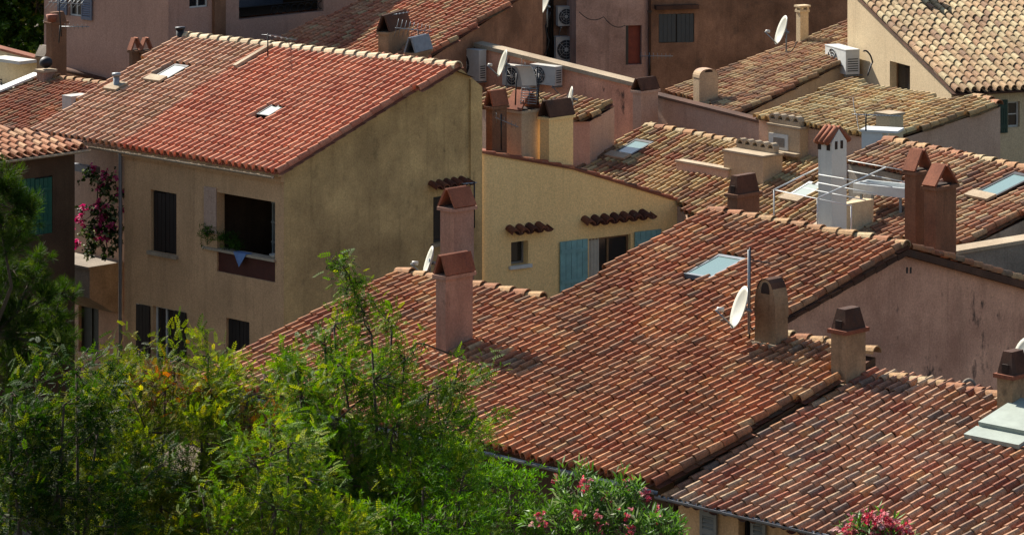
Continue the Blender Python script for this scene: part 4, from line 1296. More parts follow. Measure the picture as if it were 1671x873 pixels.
mb.hexa([WN.P(-.5, 0, -.25), WN.P(tn, 0, -.25), WN.P(tn, 0), WN.P(-.5, 0), WN.P(-.5, za, -.25), WN.P(tn, zb_, -.25), WN.P(tn, zb_), WN.P(-.5, za)], 'rose_beige')
mb.build('masonry', wn_)
mb = MB(); mb.hexa([WN.P(-.5, za + .003, -.32), WN.P(tn + .04, zb_ + .003, -.32), WN.P(tn + .04, zb_ + .003, .07), WN.P(-.5, za + .003, .07), WN.P(-.5, za + .08, -.32), WN.P(tn + .04, zb_ + .08, -.32), WN.P(tn + .04, zb_ + .08, .07), WN.P(-.5, za + .08, .07)], 'dark_terracotta')
mb.build('coping', wn_)

PQ2 = Roof((1455, 228), 97, 50, 0.17)
house_q2 = thing('straw_roof_house', 'house with flat straw coloured tile roof below the cream gable', 'house', (PQ2.P(0, 2)[0], PQ2.P(0, 2)[1], 0))
polyQ2 = PQ2.poly([(1238, 193), (1383, 134), (1545, 167), (1592, 158), (1632, 172), (1455, 229)])
tiles(house_q2, PQ2, polyQ2, .22, .34, PAL_Q, 'tile_pale', 101)
b_ = MB(); body(b_, PQ2, polyQ2, 'rose_beige'); b_.build('wall', house_q2)
ridge_caps(house_q2, PQ2.px(1590, 160, .04), PQ2.px(1632, 172, .04), PAL_CAP, 102)
chimney(house_q2, PQ2, 1432, 1452, 1476, 236, 190, 'flat', 'cream', 'mortar', .06, zlow=1.2, ledge=0, label='cream box chimney with small holes')

# ---------------------------------------------------------------- cream gable house, top right
P7 = Roof((1555, 150), 104, 70, 0.33, 'u')
house_7 = thing('gable_house', 'sunlit cream gable house at the top right with pale sandy tile roof', 'house', (P7.P(3, 2)[0], P7.P(3, 2)[1], 0))
poly7 = [(0, -.06), (9.5, -.06), (9.5, 7.2), (0, 7.2)]
tiles(house_7, P7, poly7, .255, .36, PAL_7, 'tile_pale', 111, .8)
W7 = Wall(P7.P(.12, .35), -70)
W7e = Wall(P7.P(.12, .35), 20)
mb = MB(); h7, h7e = [], []
tq = W7.tz(1383, 60)[0]
zt = lambda t: P7.z_at(*W7.P(t, 0)[:2]) - .06
window(house_7, W7, h7, 1452, 104, 1485, 153, 'wood_frame', 'dark_glass', 1, 1, .22, 'whitewash', .05)
wall_face(mb, W7, [(tq, zt(tq)), (0, zt(0))], 0, h7, 'cream', .25)
z7 = zt(0)
window(house_7, W7e, h7e, 1645, 166, 1664, 208, 'white_paint', 'dark_glass', 1, 2, .1)
shutter(house_7, W7e, 1628, 163, 1643, 217, 'deep_green_shutter')
wall_face(mb, W7e, [(0, z7), (9, z7)], 0, h7e, 'cream', .2)
mb.poly([W7.P(tq, 0), W7.P(tq, zt(tq)), W7.P(tq, zt(tq), -6), W7.P(tq, 0, -6)], 'cream')
body(mb, P7, poly7, 'beige', h=-.05, zb=z7 - .05, skip=(0, 1, 2, 3))
mb.poly([P7.P(.12, 7.2, -.06), P7.P(9.4, 7.2, -.06), P7.P(9.4, 7.2, -.06) - UP * 6, P7.P(.12, 7.2, -.06) - UP * 6], 'beige')
mb.build('wall', house_7)
chimney(house_7, P7, 1446, 1458, 1480, -14, -62, 'slab', 'cream', 'terracotta', .15, zlow=.6, phi=65)
gutter(house_7, P7.P(-.05, -.12, -.02), P7.P(9, -.12, -.02), .05, 'dark_terracotta', 8)

# ---------------------------------------------------------------- R roof house
PR = Roof((1345, 374), 84, 59, 0.315)
house_r = thing('faded_roof_house', 'house at the right with faded pink and straw tile roof and a large skylight', 'house', (PR.P(1, 2)[0], PR.P(1, 2)[1], 0))
polyR = PR.poly([(1345, 375), (1470, 308), (1492, 288), (1384, 263), (1445, 231), (1740, 293), (1740, 322), (1570, 405), (1480, 401)])
tiles(house_r, PR, polyR, .215, .34, PAL_R, 'tile_pale', 121, skip=[[(1596, 320), (1624, 330), (1690, 297), (1662, 288)]])
b_ = MB(); body(b_, PR, polyR, 'greystone'); b_.build('wall', house_r)
ridge_caps(house_r, PR.px(1445, 231, .05), PR.px(1740, 293, .05), PAL_CAP, 122, r=.12)
skylight(house_r, PR, [(1596, 320), (1624, 330), (1690, 297), (1662, 288)], 'dark_metal', 'sky_glass', label='large skylight reflecting blue sky')
wr = Wall(at(1671, 440, 79), 40)
rk = thing('retaining_wall', 'rough grey plaster wall behind the pink gable', 'wall', wr.P(0, 0))
mb = MB(); wr.box(mb, -4.5, 3, 0, wr.tz(1640, 402)[1], -.4, 0, 'greystone'); mb.build('masonry', rk)
mb = MB(); wr.box(mb, -4.5, 3, wr.tz(1640, 402)[1] + .003, wr.tz(1640, 402)[1] + .08, -.45, .05, 'mortar'); mb.build('coping', rk)

# white chimney with its gabled tile cap
house_wc = thing('white_terrace', 'whitewashed roof terrace block with its tall white chimney', 'terrace', at(1357, 380, 82))
ch, c0, zt_, a, b, U_, V_ = chimney(house_wc, None, 1337, 1357, 1384, 380, 238, 'none', 'whitewash', D=82, zlow=3, ledge=0, phi=45, label='tall white chimney with little gabled tile roof')
cb = MB()
o = np.array([c0[0], c0[1], 0])
hx, hy = a / 2, b / 2
g0 = zt_; gh = .34
for sg in (-1, 1):      # gable blocks with openings: white walls, ridge along U
    pass
cb.raw([o + U_ * x + V_ * y + UP * z for x in (-hx, hx) for y, z in ((-hy, g0), (hy, g0), (hy, g0 + .06), (0, g0 + gh), (-hy, g0 + .06))], [(4, 3, 2, 1, 0), (5, 6, 7, 8, 9), (0, 1, 6, 5), (1, 2, 7, 6), (2, 3, 8, 7), (3, 4, 9, 8), (4, 0, 5, 9)], 'whitewash')
for y in (-.13, .1): cb.box(o + UP * g0, U_, V_, UP, (-hx - .006, -hx + .01), (y * b * 1.6 - .04, y * b * 1.6 + .05), (-.1, .08), 'sooty')
for x in (-.1, .16): cb.box(o + UP * g0, U_, V_, UP, (x - .05, x + .05), (-hy - .006, -hy + .01), (-.12, .02), 'sooty')
for sg in (-1, 1):
    for k in (-1, 0, 1):
        p0 = o + V_ * sg * (hy + .14) + U_ * k * a * .36 + UP * (g0 + .06); p1 = o + V_ * sg * .03 + U_ * k * a * .36 + UP * (g0 + gh + .03)
        cb.tube([p0, p1], a * .19, 'terracotta', 8, a * .16)
cb.build('chimney_cap', ch)
t45 = math.radians(45)
wl_ = MB()
Pw = at(1357, 380, 82.3)
wl_.box(np.array([Pw[0], Pw[1], 0]), np.array([math.cos(t45), math.sin(t45), 0]), np.array([-math.sin(t45), math.cos(t45), 0]), UP, (b + .01, b + .95), (0, .22), (Pw[2] - 3, CAMZ - (334 - YH) / F * 82.6), 'cream')
wl_.build('parapet', house_wc)
fl_ = MB()
fp = [at(1290, 350, 82), at(1357, 383, 81.0), at(1500, 318, 84), at(1400, 290, 88)]
zf = at(1357, 383, 81)[2] - .25
fl_.poly([(p[0], p[1], zf) for p in fp], 'mortar'); fl_.build('floor', house_wc)
# trough
WT = Wall(at(1388, 318, 84.0), -35)
tr = thing('metal_trough', 'long white metal trough beside the tile roof', 'trough', WT.P(.6, at(1388, 318, 84)[2]))
q = WT.rect(1392, 296, 1478, 312)
mb = MB()
zq = WT.tz(1400, 300)[1]
L_t = q[1] - q[0]
mb.box(WT.P(q[0], zq), WT.d, -WT.n, UP, (0, L_t), (0, .06), (-.22, 0), 'white_metal')
mb.box(WT.P(q[0], zq), WT.d, -WT.n, UP, (0, L_t), (.6, .66), (-.22, 0), 'white_metal')
mb.box(WT.P(q[0], zq), WT.d, -WT.n, UP, (0, L_t), (.061, .599), (-.22, -.16), 'white_metal')
for e in (0, L_t - .05): mb.box(WT.P(q[0], zq), WT.d, -WT.n, UP, (e + .001, e + .049), (.061, .599), (-.159, -.004), 'white_metal')
mb.build('basin', tr)
mb = MB()
for e in (.15, L_t - .2):
    for w_ in (.05, .57):
        mb = MB(); mb.box(WT.P(q[0], zq), WT.d, -WT.n, UP, (e, e + .05), (w_, w_ + .05), (-.9, -.221), 'grey_metal'); mb.build('leg', tr)
# pergola of white rails
zp = at(1263, 310, 80)[2]
pg = thing('pergola_frame', 'open frame of thin white metal rails over the roof terrace', 'pergola', on_z(1334, 324, zp) - UP * .8)
mb = MB()
for a_, b_2 in (((1263, 310), (1389, 336)), ((1312, 307), (1413, 327)), ((1334, 298), (1432, 317)), ((1336, 285), (1456, 305)), ((1384, 279), (1480, 298)), ((1384, 262), (1480, 279))):
    mb.tube([on_z(*a_, zp), on_z(*b_2, zp)], .011, 'white_metal', 6)
mb.build('rail', pg)
for a_, b_2 in (((1334, 324), (1446, 273)), ((1263, 310), (1336, 274))):
    mb = MB(); mb.tube([on_z(*a_, zp + .02), on_z(*b_2, zp + .02)], .016, 'white_metal', 6); mb.build('beam', pg)
for p in ((1263, 310), (1334, 324), (1389, 335)):
    mb = MB(); c = on_z(*p, zp); mb.tube([c, c - UP * .75], .016, 'white_metal', 6); mb.build('post', pg)
# white duct box
WD = Wall(at(1405, 240, 93), -20)
db = thing('roof_duct', 'white box duct beside the cream box chimney', 'duct', at(1430, 240, 93))
q = WD.rect(1406, 216, 1440, 241)
mb = MB(); WD.box(mb, q[0], q[1], q[2] - .6, q[3], -.6, 0, 'white_metal'); mb.build('casing', db)
mb = MB(); WD.box(mb, q[0] - .03, q[1] + .4, q[3] + .002, q[3] + .06, -.65, .04, 'white_metal'); mb.build('lid', db)

# ---------------------------------------------------------------- things on walls and roofs
aircon(751, 78, 798, 130, None, 'large white air conditioner at the high end of the sloping wall', W=WM)
aircon(836, 106, 880, 141, None, 'air conditioner on the sloping wall behind the metal hooded chimney', W=WM)
aircon(882, 105, 922, 138, None, 'air conditioner at the low end of the sloping wall', W=WM)
aircon(906, 9, 938, 42, None, 'upper of two small air conditioners beside the pink house', W=WB0, fan=.42)
aircon(903, 58, 940, 100, None, 'lower of two small air conditioners beside the pink house', W=WB0, fan=.45)
aircon(1376, 76, 1410, 118, None, 'pale air conditioner on the corner of the cream gable house', W=W7, out=.15, depth=.45, m='white_metal')

dish(700, 427, 75.6, 26, 188, 18, 'thin edge on white dish at the top of the central roof beside the tall chimney', (701, 455))
dish(1208, 502, 67.2, 36, 191, 20, 'large white dish on a thin mast in front of the beehive chimney', (1222, 545), (1222, 408))
dish(1276, 50, 109, 25, 190, 20, 'white dish beside the slender cream chimney', (1283, 85))
dish(821, 104, 112, 23, 190, 18, 'white dish in front of the sloping wall', (826, 150))
dish(931, 161, 100, 20, 185, 12, 'edge on white dish behind the pale yellow chimney', (934, 195))
dish(888, 8, 120, 23, 195, 25, 'white dish cut by the top edge of the picture', (893, 45))
dish(1672, 580, 63.5, 30, 205, 20, 'white dish at the right edge above the lower roof', (1680, 625))

yagi('short dark antenna on the ridge of the tall ochre house', (437, 92), (437, 55), 97, ((437, 57), (482, 66)), 5, .2, D2=99)
yagi('comb antenna on the broad tan chimney', (634, 60), (634, 22), 113, ((622, 28), (668, 20)), 8, .22, D2=113)
yagi('antenna with long rods behind the tan chimney', (688, 120), (682, 50), 112, ((645, 46), (704, 52)), 9, .28, 1.2, D2=113)
yagi('tangled antenna in the shade of the brown wall', (862, 75), (862, 10), 118, ((826, 70), (872, 60)), 8, .3, .6, D2=120, )
yagi('rusty grid antenna over the beige chimney', (876, 240), (876, 112), 97.5, ((850, 106), (876, 128)), 5, .22, .9)
yagi('antenna with white rods at the top left corner', (100, 60), (96, 0), 112, ((80, 4), (136, 8)), 8, .25, .8, D2=114)
yagi('small antenna below the top left window', (96, 70), (98, 42), 112.5, ((98, 44), (146, 44)), 7, .15, .7)
yagi('small antenna in front of the dark brown wall', (1060, 130), (1060, 86), 121, ((1044, 92), (1098, 92)), 8, .12, 1.3)
yagi('long flat antenna above the cream box chimney', (1413, 214), (1413, 186), 92, ((1395, 187), (1470, 190)), 14, .12, D2=93)
yagi('small dark antenna behind the pink double chimneys', (774, 372), (774, 296), 92.5, ((756, 300), (778, 298)), 3, .1, D2=93)
yagi('white looped antenna among the clustered chimneys', (818, 245), (818, 186), 96, ((808, 192), (846, 208)), 6, .18, .8)
c_ = thing('roof_mast', 'dark mast crossed by a short boom next to the large dish', 'mast', at(1222, 545, 67.6))
mb = MB(); mb.tube([at(1223, 552, 67.4), at(1224, 404, 67.4)], .018, 'dark_metal'); mb.build('pole', c_)
mb = MB(); mb.tube([at(1224, 424, 67.4), at(1258, 430, 68)], .012, 'dark_metal', 5); mb.build('boom', c_)

# chimneys in front of the mauve house
st_ = thing('chimney_stack', 'short brick chimney with two orange tile mitres before the mauve wall', 'chimney', at(228, 118, 114))
for (xl, xe, xr) in ((210, 216, 228), (228, 233, 246)):
    chimney(st_, None, xl, xe, xr, 118, 86, 'mitre', 'chim_brown', 'terracotta', .38, 'u', D=114, zlow=1.5, phi=50)
st2 = thing('rusty_chimney', 'rusty ragged chimney with a small orange pot at the upper left', 'chimney', at(90, 140, 113.5))
chimney(st2, None, 74, 84, 106, 140, 40, 'hood', 'chim_brown', 'chim_brown', .3, D=113.5, zlow=2)
fp_ = thing('flower_pot', 'orange flower pot on top of the rusty chimney', 'flower pot', at(84, 32, 113.3))
mb = MB(); c = at(85, 36, 113.4); mb.tube([c, c + UP * .22], .13, 'pot', 10, .19); mb.build('pot', fp_)
st3 = thing('tiled_chimney', 'low chimney under a small grey tile roof behind the cowl', 'chimney', at(70, 105, 114.5))
chimney(st3, None, 58, 74, 88, 125, 97, 'mitre', 'chim_tan', 'greystone', .32, 'u', D=114.5, zlow=2)

def cable(label, pts, sag=.0, r=.014, m='black', part='sheath'):
    P = [at(*p) for p in pts]
    out = []
    for a, b in zip(P[:-1], P[1:]):
        for q in np.linspace(0, 1, 7)[:-1]: out.append(a + (b - a) * q - UP * sag * 4 * q * (1 - q))
    out.append(P[-1])
    mb = MB(); mb.tube(out, r, m, 5)
    o = mb.build('cable'); o['label'] = label; o['category'] = 'cable'; o['group'] = 'loose cables on walls and roofs'
cable('black cable hanging from the pale air conditioner of the cream gable house', [(1409, 84, 105.6), (1418, 88, 105.7), (1424, 102, 105.8), (1416, 124, 105.6)], -.04, .025)
cable('thin cable looping over the straw coloured roof', [(1392, 160, 99), (1398, 188, 98), (1404, 214, 97)], .15, .012)
cable('dark cable drooping across the pinkish wall beside the red niche', [(945, 20, 123), (985, 28, 123), (1020, 42, 123.3)], .18, .014)
cable('tangle of dark cable beside the two small air conditioners', [(898, 20, 122.5), (890, 42, 122.5), (896, 66, 122.5), (888, 90, 122.5)], .1, .025)
cable('cable sagging from the white dish to the slender cream chimney', [(1283, 84, 109), (1300, 70, 107.5)], .12, .014)
cable('cable running from the large dish mast to the beehive chimney', [(1222, 525, 67.4), (1232, 535, 67.5)], .08, .014)
cable('cable strung between the clustered chimneys and the sloping wall', [(876, 150, 97.4), (905, 160, 100), (930, 150, 106)], .2, .014)
wp = thing('wall_pipe', 'rusty vertical pipe at the corner between the pink and dark brown walls', 'pipe', WB2.P(-.06, 0, -.05))
mb = MB(); mb.tube([WB2.P(-.06, 4, .03), WB2.P(-.06, 13, .03)], .045, 'dark_terracotta', 8); mb.build('tube', wp)
mb = MB()
for zz in (7.3, 8.1, 8.9): WB2.box(mb, -.12, 0, zz, zz + .05, -.04, .09, 'dark_metal')
mb.build('clamp', wp)
hp = thing('hoop_pipe', 'small grey pipe hoop behind the ridge of the lower right roof', 'pipe', at(1581, 634, 64.6))
mb = MB(); mb.tube([at(1581 + math.cos(a) * 10, 634 - math.sin(a) * 14, 64.6) for a in np.linspace(0, math.pi, 13)], .035, 'greystone', 8); mb.build('hoop', hp)
cwl = thing('chimney_cowl', 'pale bent metal cowl on legs with a rusty grid over the beige chimney', 'cowl', at(862, 168, dY(851, .95)))
mb = MB(); Dc = dY(851, .95)
vs = []
A = np.linspace(.2, 1.35, 8)
for off in (0, .03):
    for a in A:
        for x in (0, 24): vs.append(at(838 + x + math.sin(a) * 14, 106 + (1 - math.cos(a)) * 42 + off * 40, Dc - .2 + .4 * (a / 1.35)))
fs = []
for i in range(7):
    fs += [(2 * i, 2 * i + 1, 2 * i + 3, 2 * i + 2), (16 + 2 * i, 18 + 2 * i, 19 + 2 * i, 17 + 2 * i), (2 * i, 2 * i + 2, 18 + 2 * i, 16 + 2 * i), (2 * i + 1, 17 + 2 * i, 19 + 2 * i, 2 * i + 3)]
fs += [(0, 16, 17, 1), (14, 15, 31, 30)]
mb.raw(vs, fs, 'white_metal'); mb.build('sheet', cwl)
mb = MB()
for x in (843, 880):
    mb = MB(); mb.tube([at(x - 2, 172, Dc), at(x, 120, Dc)], .02, 'dark_metal', 5); mb.build('leg', cwl)
mb = MB()
for k_ in range(7): mb.tube([at(852 - k_ * .6, 144 + k_ * 4, Dc), at(878 - k_ * .6, 146 + k_ * 4, Dc)], .012, 'grey_metal', 4)
for x in (852, 865, 878): mb.tube([at(x, 143, Dc + .01), at(x - 3, 171, Dc + .01)], .012, 'grey_metal', 4)
mb.build('grid', cwl)

# things on the loggia sill
zS = zs
def at_sill(px, off): t = WF.tz(px, 410)[0]; return WF.P(t, zS, off)
cl = MB()
t = WF.tz(396, 412)[0]
cl.hexa([WF.P(t - .25, zS + .006, -.1), WF.P(t + .25, zS + .006, -.1), WF.P(t + .25, zS + .006, .082), WF.P(t - .25, zS + .006, .082), WF.P(t - .25, zS + .02, -.1), WF.P(t + .25, zS + .02, -.1), WF.P(t + .25, zS + .02, .09), WF.P(t - .25, zS + .02, .09)], 'blue_cloth')
cl.raw([WF.P(t - .24, zS + .01, .085), WF.P(t + .24, zS + .01, .085), WF.P(t + .08, zS - .22, .11), WF.P(t - .02, zS - .33, .1), WF.P(t - .24, zS + .01, .097), WF.P(t + .24, zS + .01, .097), WF.P(t + .08, zS - .22, .122), WF.P(t - .02, zS - .33, .112)], [(3, 2, 1, 0), (4, 5, 6, 7), (0, 1, 5, 4), (1, 2, 6, 5), (2, 3, 7, 6), (3, 0, 4, 7)], 'blue_cloth')
co = cl.build('cloth'); co['label'] = 'light blue cloth hanging over the loggia sill'; co['category'] = 'cloth'
sf = thing('shelf', 'pale shelf rack standing inside the dark loggia', 'shelf', WF.P(lg[0] + .3, lg[2] + .08, -1.9))
for z_ in (.5, 1.0, 1.5):
    mb = MB(); WF.box(mb, lg[0] + .0, lg[0] + .9, lg[2] + z_, lg[2] + z_ + .04, -2.2, -1.8, 'white_paint'); mb.build('board', sf)
for t_2 in (lg[0] + .02, lg[0] + .85):
    mb = MB(); WF.box(mb, t_2, t_2 + .04, lg[2] + .081, lg[2] + 1.6, -2.19, -1.81, 'white_paint'); mb.build('upright', sf)
bw = MB()
c = at_sill(443, -.1)
A = np.linspace(0, 2 * math.pi, 17)[:-1]
rings = [(.05, 0.002), (.12, .07), (.14, .1), (.12, .095), (.04, .03)]
vs = [c + np.array([math.cos(x) * r_, math.sin(x) * r_, z]) for r_, z in rings for x in A]
bw.raw(vs, [(i * 16 + j, i * 16 + (j + 1) % 16, (i + 1) * 16 + (j + 1) % 16, (i + 1) * 16 + j) for i in range(4) for j in range(16)], 'white_paint', True)
bo = bw.build('bowl'); bo['label'] = 'white bowl at the right end of the loggia sill'; bo['category'] = 'bowl'

# ================================================================== PLANTS
def leaf_array(name, parent, pos, direc, size, T, cols, mat, roll=None, seed=0):
    """copy leaf template T (k quads x 4 x 3; y = along the stalk) to pos along direc"""
    g = np.random.default_rng(seed)
    n = len(pos)
    d = direc / (np.linalg.norm(direc, axis=1, keepdims=True) + 1e-9)
    a = np.cross(d, g.normal(0, 1, (n, 3)) * 0.6 + np.array([0, 0, 1.0])); a /= np.linalg.norm(a, axis=1, keepdims=True) + 1e-9
    b = np.cross(a, d)
    Tv = T.reshape(-1, 3)
    V = pos[:, None, :] + size[:, None, None] * (a[:, None, :] * Tv[None, :, 0:1] + d[:, None, :] * Tv[None, :, 1:2] + b[:, None, :] * Tv[None, :, 2:3])
    k = len(Tv)
    Fc = np.arange(n * k).reshape(-1, 4)
    C = np.repeat(cols, k, 0)
    return V.reshape(-1, 3), Fc, C

def tmpl_pinnate(pairs=5, ll=.10, lw=.05, L_=.34):
    q = []
    def leaflet(x, y, ang, z, l, w):
        c, s_ = math.cos(ang), math.sin(ang)
        pts = [(0, 0), (-w * .5, l * .45), (0, l), (w * .5, l * .45)]
        return [(x + px_ * c + py_ * s_, y - px_ * s_ + py_ * c, z - abs(py_) * .25) for px_, py_ in pts]
    for i in range(pairs):
        y = L_ * (i + .6) / pairs; z = -.25 * y * y / L_
        for sg in (-1, 1): q.append(leaflet(0, y, sg * 1.05, z, ll * (1 - .25 * abs(i / pairs - .4)), lw))
    q.append(leaflet(0, L_, 0, -.25 * L_, ll, lw))
    q.append([(-.004, 0, 0), (-.004, L_ * .5, -.06 * L_), (.004, L_ * .5, -.06 * L_), (.004, 0, 0)])
    return np.array(q)
def tmpl_lance(n=5, l=.16, w=.032, sp=.6):
    q = []
    for i in range(n):
        a = 2 * math.pi * i / n; t = .7 + .3 * (i % 2)
        dx, dz = math.cos(a) * math.sin(t), math.sin(a) * math.sin(t); dy = math.cos(t)
        px_, pz_ = -math.sin(a), math.cos(a)
        f = lambda s_, k: (dx * l * s_ + px_ * w * k, dy * l * s_ + i * .02, dz * l * s_ + pz_ * w * k)
        q.append([f(0, 0), f(.5, -.5), f(1, 0), f(.5, .5)])
    return np.array(q)
def tmpl_round(n=6, l=.09, w=.07):
    return tmpl_lance(n, l, w)
def tmpl_needle(n=22, l=.14, w=.006):
    g = np.random.default_rng(3); q = []
    for i in range(n):
        a = g.uniform(0, 2 * math.pi); t = g.uniform(.25, 1.1); y0 = g.uniform(0, .12)
        dx, dz, dy = math.cos(a) * math.sin(t), math.sin(a) * math.sin(t), math.cos(t)
        px_, pz_ = -math.sin(a) * w, math.cos(a) * w
        q.append([(-px_ * .5, y0, -pz_ * .5), (dx * l - px_ * .3, y0 + dy * l, dz * l - pz_ * .3), (dx * l + px_ * .3, y0 + dy * l, dz * l + pz_ * .3), (px_ * .5, y0, pz_ * .5)])
    return np.array(q)
PIN, LAN, RND, NEE = tmpl_pinnate(), tmpl_lance(), tmpl_round(), tmpl_needle()
def gcol(pal, n, g, var=.16):
    c = np.array([srgb(*p[:3]) for p in pal]); w = np.array([p[3] if len(p) > 3 else 1 for p in pal], float)
    return c[g.choice(len(pal), n, p=w / w.sum())] * g.normal(1, var, (n, 1)).clip(.5, 1.3) * .74

def tree(name, label, base, clumps, T, pal, seed, dens=1.0, size=1.0, cat='tree', flowers=None, trunk_r=.14, group=None, mat='leaf', lean=None, upw=.5, special=None, trunk=True, twigs=True, dscale=1.0, flat=.85, fill=0, fork_h=.45, thin=1.0, shade=.94, tuft=.13, per_twig=9):
    """clumps: (px, py, D, r px); base: ground point (px, D)"""
    g = np.random.default_rng(seed)
    bx = at(base[0], 0, base[1]); B = np.array([bx[0], bx[1], 0.0 if len(base) < 3 else base[2]])
    t = thing(name, label, cat, B, group)
    C = [(at(x, y, D), r / F * D) for x, y, D, r in clumps]
    cen = np.mean([c for c, r in C], axis=0)
    mb = MB()
    if trunk:
        zlo = min(c[2] - r for c, r in C)
        zf = B[2] + (max(c[2] for c, r in C) - B[2]) * fork_h
        fork = np.array([B[0] * .6 + cen[0] * .4, B[1] * .6 + cen[1] * .4, zf])
        mid = (B + fork) / 2 + np.array([g.normal(0, .15), g.normal(0, .15), 0])
        mb.tube([B, mid, fork], trunk_r, 'bark', 9, trunk_r * .7)
        for ci, (c, r) in enumerate(C):
            if r < .2 and ci + 1 < len(C):
                mb.tube([C[ci + 1][0], c * .5 + C[ci + 1][0] * .5 + g.normal(0, .02, 3), c], .014, 'bark', 5, .006)
                continue
            m1 = fork * .5 + c * .5 + np.array([g.normal(0, .12), g.normal(0, .12), -.12 * abs(c[2] - fork[2])])
            mb.tube([fork - UP * .15, fork * .8 + m1 * .2, m1, c], trunk_r * .5, 'bark', 6, .016)
    for c, r in [(c, q[3] / F * q[2]) for c, q in zip([c for c, r in C], clumps) if q[3] >= 44] if fill else []:
        for k in range(fill): C.append((c + np.array([g.normal(0, r * .8), g.uniform(.4, 1.6), g.normal(-.15, r * .6)]), r * g.uniform(.8, 1.15)))
    pos, dr, tint = [], [], []
    for c, r in C:
        n = int(dens * (thin if r < 44 / F * 52 else 1) * 95 * max(.12, r) ** 2 / .25) + (26 if r < .16 else 6)
        ns_ = max(4, int(n / per_twig))
        v = g.normal(0, 1, (ns_, 3)); v /= np.linalg.norm(v, axis=1, keepdims=True)
        q = g.uniform(.1, 1, (ns_, 1)) ** .5
        lump = 1 + .3 * np.sin(v[:, :1] * 5 + seed) * np.cos(v[:, 2:3] * 6 + seed * 1.7) + g.normal(0, .14, (ns_, 1))
        tw = c + v * q * r * lump * np.array([1.05, 1.05, flat])
        k_ = g.integers(0, ns_, n)
        v = v[k_]
        p = tw[k_] + v * g.uniform(-.6, .5, (n, 1)) * tuft + g.normal(0, tuft * .55, (n, 3))
        tint.append(np.full(n, g.uniform(.78, 1.25))); pos.append(p); dr.append(v * .8 + np.array([0, 0, upw]) + g.normal(0, .45, (n, 3)))
        if twigs:
            for k in range(max(4, int(9 * r / .6))):
                e = p[g.integers(n)]
                mb.tube([c + (e - c) * .05, c + (e - c) * .55 + g.normal(0, .04, 3), e], .012, 'bark', 4, .004)
    pos = np.concatenate(pos); dr = np.concatenate(dr)
    n = len(pos)
    if trunk or twigs: mb.build('trunk', t)
    cols = gcol(pal, n, g)
    cl_ = np.sin(pos[:, 0] * 2.1 + seed) * np.sin(pos[:, 2] * 2.7 + seed * 2) + .5 * np.sin(pos[:, 1] * 3.3)
    cols *= shade * ((1 + .16 * cl_) * np.concatenate(tint))[:, None]
    if special:
        for (x, y, D, r), sp_pal in special:
            cc = at(x, y, D); k = np.linalg.norm((pos - cc) * np.array([1, .4, 1]), axis=1) < r / F * D * g.uniform(.1, 1.5, n) * (g.random(n) < (.95 if sp_pal is ORB else .5))
            cols[k] = gcol(sp_pal, k.sum(), g)
    V, Fc, Cc = leaf_array('crown', t, pos, dr, size * g.uniform(.7, 1.25, n), T, cols, mat, seed=seed)
    if flowers:
        fpal, per, fr, fsz, zmin = flowers
        fp, fd = [], []
        for c, r in C:
            for k in range(int(per * r / .4)):
                v = g.normal(0, 1, 3); v[1] = -abs(v[1]) * .8; v[2] = abs(v[2]) * .9 + zmin; v /= np.linalg.norm(v)
                hc = c + v * r * g.uniform(.9, 1.12)
                m = int(g.uniform(5, 12))
                fp.append(hc + g.normal(0, fr, (m, 3))); fd.append(v + g.normal(0, .6, (m, 3)))
        fp, fd = np.concatenate(fp), np.concatenate(fd)
        V2, Fc2, Cc2 = leaf_array('flowers', t, fp, fd, fsz * g.uniform(.7, 1.3, len(fp)), RND, gcol(fpal, len(fp), g, .12), 'petal', seed=seed + 1)
        Fc = np.concatenate([Fc, Fc2 + len(V)]); V = np.concatenate([V, V2]); Cc = np.concatenate([Cc, Cc2])
    array_mesh('crown', V, Fc, Cc, mat, t)
    return t

G1 = [(118, 156, 40, 3), (98, 138, 34, 3), (148, 176, 52, 2), (72, 110, 30, 2), (178, 186, 66, .8)]
G2 = [(122, 150, 42, 3), (144, 162, 48, 3), (168, 176, 58, 2), (88, 116, 34, 2), (190, 182, 68, 1)]
G3 = [(70, 108, 34, 3), (54, 88, 28, 3), (96, 132, 42, 1.6), (140, 154, 56, .5)]
GP = [(98, 132, 46, 3), (74, 106, 38, 3), (140, 164, 68, 1.5)]
GS = [(104, 154, 42, 3), (128, 170, 52, 2), (78, 124, 36, 2)]
ORB = [(220, 122, 50, 2), (200, 104, 44, 1)]
ORA = [(186, 104, 48, 2), (150, 90, 44, 2), (150, 124, 54, 2)]

tree('feathery_tree', 'tall feathery green tree whose top shoot rises in front of the central roof', (615, 53),
     [(562, 432, 53, 7), (567, 446, 53, 9), (572, 460, 53, 10), (578, 474, 53, 13), (584, 490, 53, 15), (592, 508, 53, 20), (606, 545, 53, 26), (545, 530, 53, 30), (530, 565, 53, 30), (640, 530, 53.4, 34), (660, 580, 53.4, 40), (560, 600, 52.6, 48), (610, 620, 52.4, 50), (480, 600, 53, 36), (430, 610, 53.4, 30), (490, 650, 52.6, 46), (700, 640, 53.2, 46), (745, 610, 53.6, 26), (785, 598, 53.8, 18), (690, 560, 53.6, 18), (545, 690, 52, 62), (640, 700, 52, 66), (720, 700, 52.6, 48), (470, 740, 52.2, 60), (560, 790, 51.6, 72), (660, 800, 51.6, 70), (730, 780, 52, 50), (620, 870, 51.4, 70), (520, 860, 51.6, 60), (700, 860, 52.4, 60), (770, 720, 53.4, 30), (760, 850, 53, 50)],
     PIN, G1, 201, 3.9, .40, thin=.55, trunk_r=.12, fill=1, upw=.15, tuft=.19, per_twig=30)
